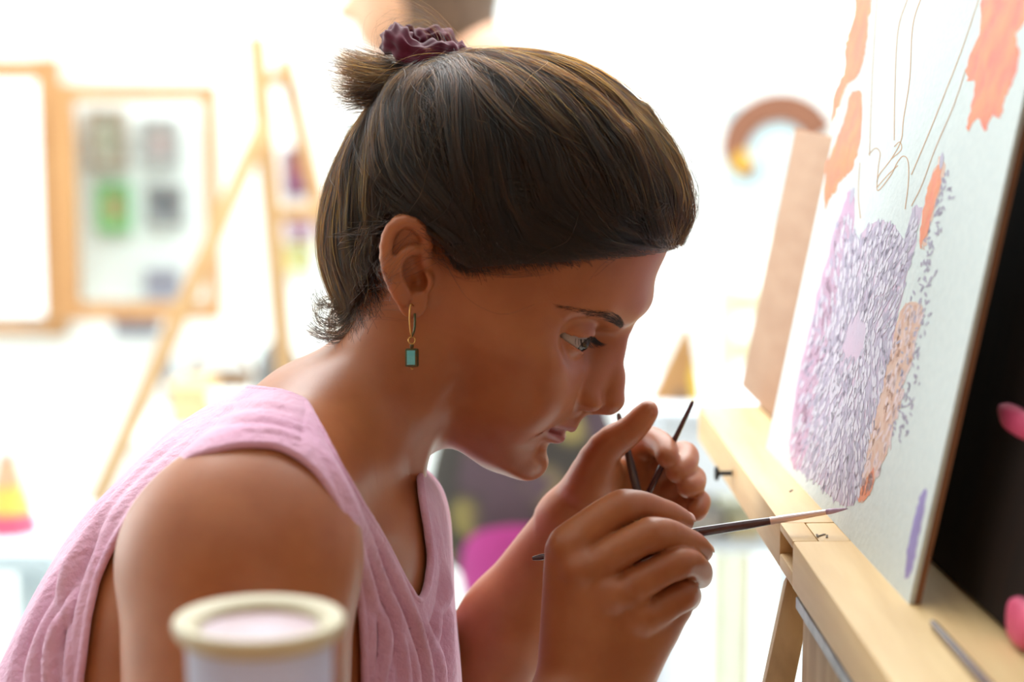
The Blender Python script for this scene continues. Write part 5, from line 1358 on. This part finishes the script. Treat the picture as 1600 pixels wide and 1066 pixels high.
# low blue table at the left edge with a layered candle-like paint bottle
YL = 2.75
zl_ = on_plane_y(40, 836, YL)[2]
xl0 = on_plane_y(-200, 836, YL)[0]; xl1 = on_plane_y(112, 836, YL)[0]
table('work_table', xl0, xl1, YL - 0.10, YL + 0.20, zl_, material('pale_blue_tabletop', srgb(206, 224, 234), 0.5, var=0.06), 'pale blue work table cut by the left edge of the picture')
cb = on_plane_y(14, 820, YL + 0.02); s_ = (YL) / FPX
bot = empty('paint_bottle', (cb[0], YL + 0.02, zl_), label='conical bottle banded pink, yellow and orange on the pale blue table', cat='bottle')
hB = 128 * s_
for nm, z0_, z1_, r0_, r1_, col in (('pink_band', 0.0, 0.26, 0.042, 0.034, srgb(226, 92, 120)), ('yellow_band', 0.265, 0.60, 0.0337, 0.022, srgb(240, 200, 96)), ('orange_band', 0.605, 0.90, 0.0217, 0.014, srgb(240, 186, 150)), ('cap', 0.905, 1.0, 0.012, 0.011, srgb(230, 160, 140))):
    mb = MB(); mb.lathe([(r0_ * 0.97, zl_ + z0_ * hB), (r0_, zl_ + z0_ * hB + 0.002), (r1_ * 1.01, zl_ + z1_ * hB - 0.002), (r1_, zl_ + z1_ * hB)], (cb[0], YL + 0.02, 0), 28); mb.build(nm, material(nm + '_paint', col, 0.4, var=0.05), bot, smooth='auto')

# things between her hands and the easel
YB = 2.6
M_wbox = material('white_blue_box', srgb(226, 234, 244), 0.6, var=0.05)
bxc = on_plane_y(1090, 700, YB); bz = on_plane_y(1090, 640, YB)[2]
sb_o = empty('bench', (bxc[0], YB + 0.15, 0), label='white bench with a deep box top standing behind her raised far hand', cat='bench')
cx0 = on_plane_y(1030, 640, YB)[0]; cx1 = on_plane_y(1300, 640, YB)[0]; zlow = on_plane_y(1100, 775, YB)[2]
mb = MB(); mb.box(((cx0 + cx1) / 2, YB + 0.15, (bz + zlow) / 2 - 0.006), (cx1 - cx0, 0.3, bz - zlow - 0.012), bev=0.004); mb.build('box', M_wbox, sb_o, smooth='auto')
mb = MB(); mb.box(((cx0 + cx1) / 2, YB + 0.15, bz - 0.0055), (cx1 - cx0 + 0.02, 0.32, 0.011), bev=0.003); mb.build('lid', M_wbox, sb_o, smooth='auto')
for x in (cx0 + 0.02, cx1 - 0.02):
    for y in (YB + 0.02, YB + 0.28):
        mb = MB(); mb.box((x, y, (zlow - 0.012) / 2), (0.022, 0.022, zlow - 0.012), bev=0.002); mb.build('leg', M_wbox, sb_o, smooth='auto')
zs_ = on_plane_y(1120, 858, YB)[2]
mb = MB(); mb.box(((cx0 + cx1) / 2, YB + 0.15, zs_ - 0.008), (cx1 - cx0 - 0.07, 0.23, 0.016), bev=0.002); mb.build('shelf', M_wbox, sb_o, smooth='auto')
def carton(px0, px1, py0, y, d, col, label):
    a = on_plane_y(px0, py0, y); b_ = on_plane_y(px1, py0, y); cx = (a[0] + b_[0]) / 2; h = a[2] - zs_; w = b_[0] - a[0]
    o = empty('storage_box', (cx, y + d / 2, zs_), label=label, cat='box'); m = material('carton_paint', col, 0.8, var=0.08)
    mb = MB(); mb.box((cx, y + d / 2, zs_ + h * 0.42), (w, d, h * 0.84), bev=0.003); mb.build('body', m, o, smooth='auto')
    mb = MB(); mb.box((cx, y + d / 2, zs_ + h * 0.922), (w * 1.04, d * 1.04, h * 0.155), bev=0.003); mb.build('lid', m, o, smooth='auto')
carton(1140, 1192, 815, YB + 0.05, 0.12, srgb(222, 208, 166), 'pale yellow lidded box on the shelf of the white bench')
carton(1066, 1128, 800, YB + 0.05, 0.12, srgb(176, 168, 160), 'taupe lidded box on the shelf of the white bench')
# triangular wooden stand with yellow cloth
M_tri = material('golden_brown_wood', srgb(196, 150, 96), 0.6, col2=srgb(176, 130, 80), scale=12)
M_yel = material('yellow_paint', srgb(232, 196, 70), 0.6, var=0.1)
tri = empty('table_easel', tuple(on_plane_y(1066, 640, YB + 0.10) * [1, 1, 0] + [0, 0, bz]), label='small golden brown triangular stand with yellow patches on the white bench', cat='stand')
def tri_pt(px, py, y): return on_plane_y(px, py, y)
def slabpoly(P, y, th, mat, name, parent):
    A = [tri_pt(q[0], q[1], y) for q in P]; A = [np.array([a[0], y, max(a[2], bz + 0.0006)]) for a in A]; Bq = [a + np.array([0, th, 0]) for a in A]; n = len(A)
    mb = MB(); mb.add(A + Bq, [tuple(range(n)), tuple(range(2 * n - 1, n - 1, -1))] + [(k, (k + 1) % n, n + (k + 1) % n, n + k) for k in range(n)]); return mb.build(name, mat, parent)
slabpoly([(1072, 510), (1080, 520), (1096, 650), (1022, 650), (1016, 640)], YB + 0.06, 0.02, M_tri, 'front_board', tri)
slabpoly([(1084, 560), (1092, 590), (1096, 630), (1082, 626), (1078, 590)], YB + 0.0545, 0.005, M_yel, 'yellow_patch', tri)
slabpoly([(1052, 612), (1070, 608), (1078, 632), (1050, 636)], YB + 0.0545, 0.005, material('brown_patch', srgb(140, 112, 84), 0.7), 'brown_patch', tri)
mb = MB(); a = tri_pt(1072, 540, YB + 0.08); mb.bar((a[0], YB + 0.20, bz + 0.001), (a[0], YB + 0.082, a[2]), 0.02, 0.012, upv=(1, 0, 0)); mb.build('prop', M_tri, tri)
# pale chair behind the bench
YC = 3.3
M_chair = material('pale_olive_paint', srgb(206, 206, 176), 0.6, var=0.06)
ch = empty('chair', tuple(on_plane_y(1180, 700, YC) * [1, 1, 0]), label='pale olive wooden chair whose back shows left of the plywood board', cat='chair')
c0 = on_plane_y(1170, 500, YC); ctop = on_plane_y(1175, 488, YC)[2]; seat_z = on_plane_y(1180, 640, YC)[2]; x0_ = c0[0]
for dx, dy, hgt in ((0, 0, ctop), (0.34, 0, ctop), (0, -0.34, seat_z - 0.026), (0.34, -0.34, seat_z - 0.026)):
    mb = MB(); mb.box((x0_ + dx, YC + dy + 0.36, hgt / 2), (0.028, 0.028, hgt), bev=0.003); mb.build('leg', M_chair, ch, smooth='auto')
mb = MB(); mb.box((x0_ + 0.17, YC + 0.18, seat_z - 0.012), (0.40, 0.42, 0.024), bev=0.004); mb.build('seat', M_chair, ch, smooth='auto')
for zz in (ctop - 0.03, ctop - 0.12):
    mb = MB(); mb.box((x0_ + 0.17, YC + 0.36, zz), (0.31, 0.018, 0.045), bev=0.003); mb.build('back_slat', M_chair, ch, smooth='auto')
# buckets on the floor
def bucket(px, py, y, r, h, col, label):
    c = on_plane_y(px, py, y); 
    b = empty('bucket', (c[0], y, 0), label=label, cat='bucket')
    m = material('bucket_plastic', col, 0.5, var=0.06)
    mb = MB(); mb.lathe([(r * 0.78, 0), (r * 0.8, 0.003), (r, h), (r * 0.95, h), (r * 0.76, 0.008), (0.001, 0.008), (0.001, 0)], (c[0], y, 0), 28, closed=True); mb.build('body', m, b, smooth='auto')
    mb = MB(); mb.tube([(c[0] + r * 0.98 * math.cos(t), y, h - 0.01 + r * 0.9 * math.sin(t)) for t in np.linspace(0, math.pi, 13)], 0.004, 8); mb.build('handle', M_steel, b, smooth=True)
fy = lambda px, py: on_plane_z(px, py, 0.0)
pb = fy(1012, 1110); bucket(1022, 1110, pb[1], 0.035, 0.075, srgb(232, 110, 170), 'tiny pink plastic bucket on the floor below her near hand')

# ------------------------------------------------------------------ person standing in the background
PZ = 2.95; BP = lambda px, py, d=0.0: PW(px, py, PZ + d)
M_bskin = material('light_skin', srgb(222, 170, 136), 0.5, var=0.05, sss=0.1)
M_bhair = material('brown_hair', srgb(104, 78, 58), 0.6, col2=srgb(78, 56, 40), scale=30, stretch=(6, 6, 1), bump=0.2)
bpn = empty('person', tuple(BP(800, 900) * [1, 1, 0]), label='blurred person in a dark patterned top and magenta trousers standing behind', cat='person')
f0 = BP(800, 900)[1]
def capsule_grid(prims, lo, hi, h):
    g = world_grid(lo, hi, h)
    for pr in prims:
        if pr[0] == 'c': g.cone(pr[1], pr[2], pr[3], pr[4], k=pr[5])
        else: g.ell(pr[1], pr[2], k=pr[3])
    return g.surface()
hd_ = BP(650, -28); nk = BP(735, 95); shd = BP(770, 190); chs = BP(800, 330); wst = BP(815, 560); hp_ = BP(828, 760)
prims = [('e', hd_ + [0, 0, 0.01], (0.098, 0.078, 0.115), 0), ('c', hd_ + [-0.03, 0, -0.05], hd_ + [-0.045, 0, -0.065], 0.055, 0.045, 0.03), ('c', hd_ + [-0.095, 0, -0.03], hd_ + [-0.108, 0, -0.045], 0.012, 0.014, 0.015), ('c', BP(672, 20), nk, 0.052, 0.055, 0.02),
         ('c', nk, shd, 0.06, 0.09, 0.04), ('c', shd + [0, -0.15, -0.03], shd + [0, 0.15, -0.03], 0.055, 0.055, 0.05), ('c', chs, wst, 0.105, 0.095, 0.05), ('c', wst, hp_, 0.10, 0.115, 0.05),
         ('c', shd + [0, -0.19, -0.04], wst + [-0.03, -0.19, 0.12], 0.042, 0.036, 0.03), ('c', wst + [-0.03, -0.19, 0.12], chs + [-0.20, -0.10, -0.02], 0.034, 0.026, 0.02), ('c', chs + [-0.20, -0.10, -0.02], chs + [-0.26, -0.07, 0.02], 0.03, 0.018, 0.02),
         ('c', shd + [0, 0.19, -0.04], wst + [-0.03, 0.19, 0.12], 0.042, 0.036, 0.03), ('c', wst + [-0.03, 0.19, 0.12], chs + [-0.20, 0.10, -0.02], 0.034, 0.026, 0.02), ('c', chs + [-0.20, 0.10, -0.02], chs + [-0.26, 0.07, 0.02], 0.03, 0.018, 0.02)]
for s_ in (-1, 1):
    prims += [('c', hp_ + [0, s_ * 0.075, -0.03], np.array([hp_[0] + 0.01, f0 + s_ * 0.085, 0.42]), 0.085, 0.058, 0.03), ('c', np.array([hp_[0] + 0.01, f0 + s_ * 0.085, 0.42]), np.array([hp_[0] + 0.03, f0 + s_ * 0.09, 0.06]), 0.056, 0.036, 0.02), ('c', np.array([hp_[0] + 0.03, f0 + s_ * 0.09, 0.045]), np.array([hp_[0] - 0.11, f0 + s_ * 0.09, 0.03]), 0.036, 0.028, 0.02)]
bv, bq = capsule_grid(prims, (hd_[0] - 0.3, f0 - 0.42, -0.01), (hp_[0] + 0.35, f0 + 0.42, hd_[2] + 0.2), 0.009)
quadmesh('body', relax(bv, bq, 2), bq, M_bskin, bpn)
hv_, hq_ = capsule_grid([('e', hd_ + [0.022, 0, 0.03], (0.100, 0.088, 0.112), 0), ('c', hd_ + [0.04, 0, 0.0], BP(700, 40), 0.085, 0.072, 0.03), ('c', BP(700, 40), BP(745, 85), 0.068, 0.03, 0.03), ('e', hd_ + [-0.045, 0, 0.085], (0.05, 0.06, 0.04), 0.03)], hd_ - [0.25, 0.2, 0.25], hd_ + [0.25, 0.2, 0.22], 0.007)
quadmesh('hair', relax(hv_, hq_, 2), hq_, M_bhair, bpn)
# patterned top
M_pat = bpy.data.materials.new('dark_floral_print'); M_pat.use_nodes = True
nt = M_pat.node_tree; N = nt.nodes; L = nt.links; b = N['Principled BSDF']; b.inputs['Roughness'].default_value = 0.85
tc = N.new('ShaderNodeTexCoord'); vo = N.new('ShaderNodeTexVoronoi'); vo.inputs['Scale'].default_value = 13; L.new(tc.outputs['Object'], vo.inputs['Vector'])
r1 = N.new('ShaderNodeValToRGB'); r1.color_ramp.elements[0].color = srgb(120, 106, 56); r1.color_ramp.elements[1].color = srgb(34, 26, 18); r1.color_ramp.elements[0].position = 0.25; r1.color_ramp.elements[1].position = 0.5
n2 = N.new('ShaderNodeTexNoise'); n2.inputs['Scale'].default_value = 9; n2.inputs['Detail'].default_value = 3; L.new(tc.outputs['Object'], n2.inputs['Vector'])
mr = N.new('ShaderNodeMapRange'); mr.inputs['From Min'].default_value = 0.5; mr.inputs['From Max'].default_value = 0.6; L.new(n2.outputs['Fac'], mr.inputs['Value'])
mx = N.new('ShaderNodeMix'); mx.data_type = 'RGBA'; mx.inputs['B'].default_value = srgb(64, 44, 52)
L.new(vo.outputs['Distance'], r1.inputs['Fac']); L.new(r1.outputs['Color'], mx.inputs['A']); L.new(mr.outputs['Result'], mx.inputs['Factor']); L.new(mx.outputs['Result'], b.inputs['Base Color'])
tv, tq = capsule_grid([('c', shd + [0, -0.14, -0.035], shd + [0, 0.14, -0.035], 0.066, 0.066, 0.05), ('c', shd + [0.01, 0, -0.03], chs, 0.095, 0.117, 0.05), ('c', chs, wst, 0.117, 0.107, 0.05), ('c', wst, hp_, 0.11, 0.130, 0.05), ('c', hp_, BP(824, 850), 0.130, 0.128, 0.05), ('e', hp_ + [0, 0, -0.02], (0.13, 0.175, 0.11), 0.06)], (hp_[0] - 0.35, f0 - 0.4, hp_[2] - 0.35), (hp_[0] + 0.35, f0 + 0.4, shd[2] + 0.15), 0.009)
zc = BP(820, 872)[2]; tv[:, 2] = np.maximum(tv[:, 2], zc + 0.012 * np.sin(tv[:, 0] * 40))
quadmesh('patterned_top', relax(tv, tq, 1), tq, M_pat, bpn)
M_mag = material('magenta_trousers', srgb(170, 52, 128), 0.85, col2=srgb(150, 40, 110), scale=12)
pr = [('e', hp_ + [0, 0, -0.06], (0.115, 0.16, 0.11), 0)]
for s_ in (-1, 1): pr += [('c', hp_ + [0, s_ * 0.078, -0.05], np.array([hp_[0] + 0.01, f0 + s_ * 0.09, 0.42]), 0.105, 0.078, 0.04), ('c', np.array([hp_[0] + 0.01, f0 + s_ * 0.09, 0.42]), np.array([hp_[0] + 0.03, f0 + s_ * 0.09, 0.12]), 0.078, 0.062, 0.02)]
tv, tq = capsule_grid(pr, (hp_[0] - 0.25, f0 - 0.3, 0.03), (hp_[0] + 0.25, f0 + 0.3, hp_[2] + 0.1), 0.009)
quadmesh('trousers', relax(tv, tq, 2), tq, M_mag, bpn)
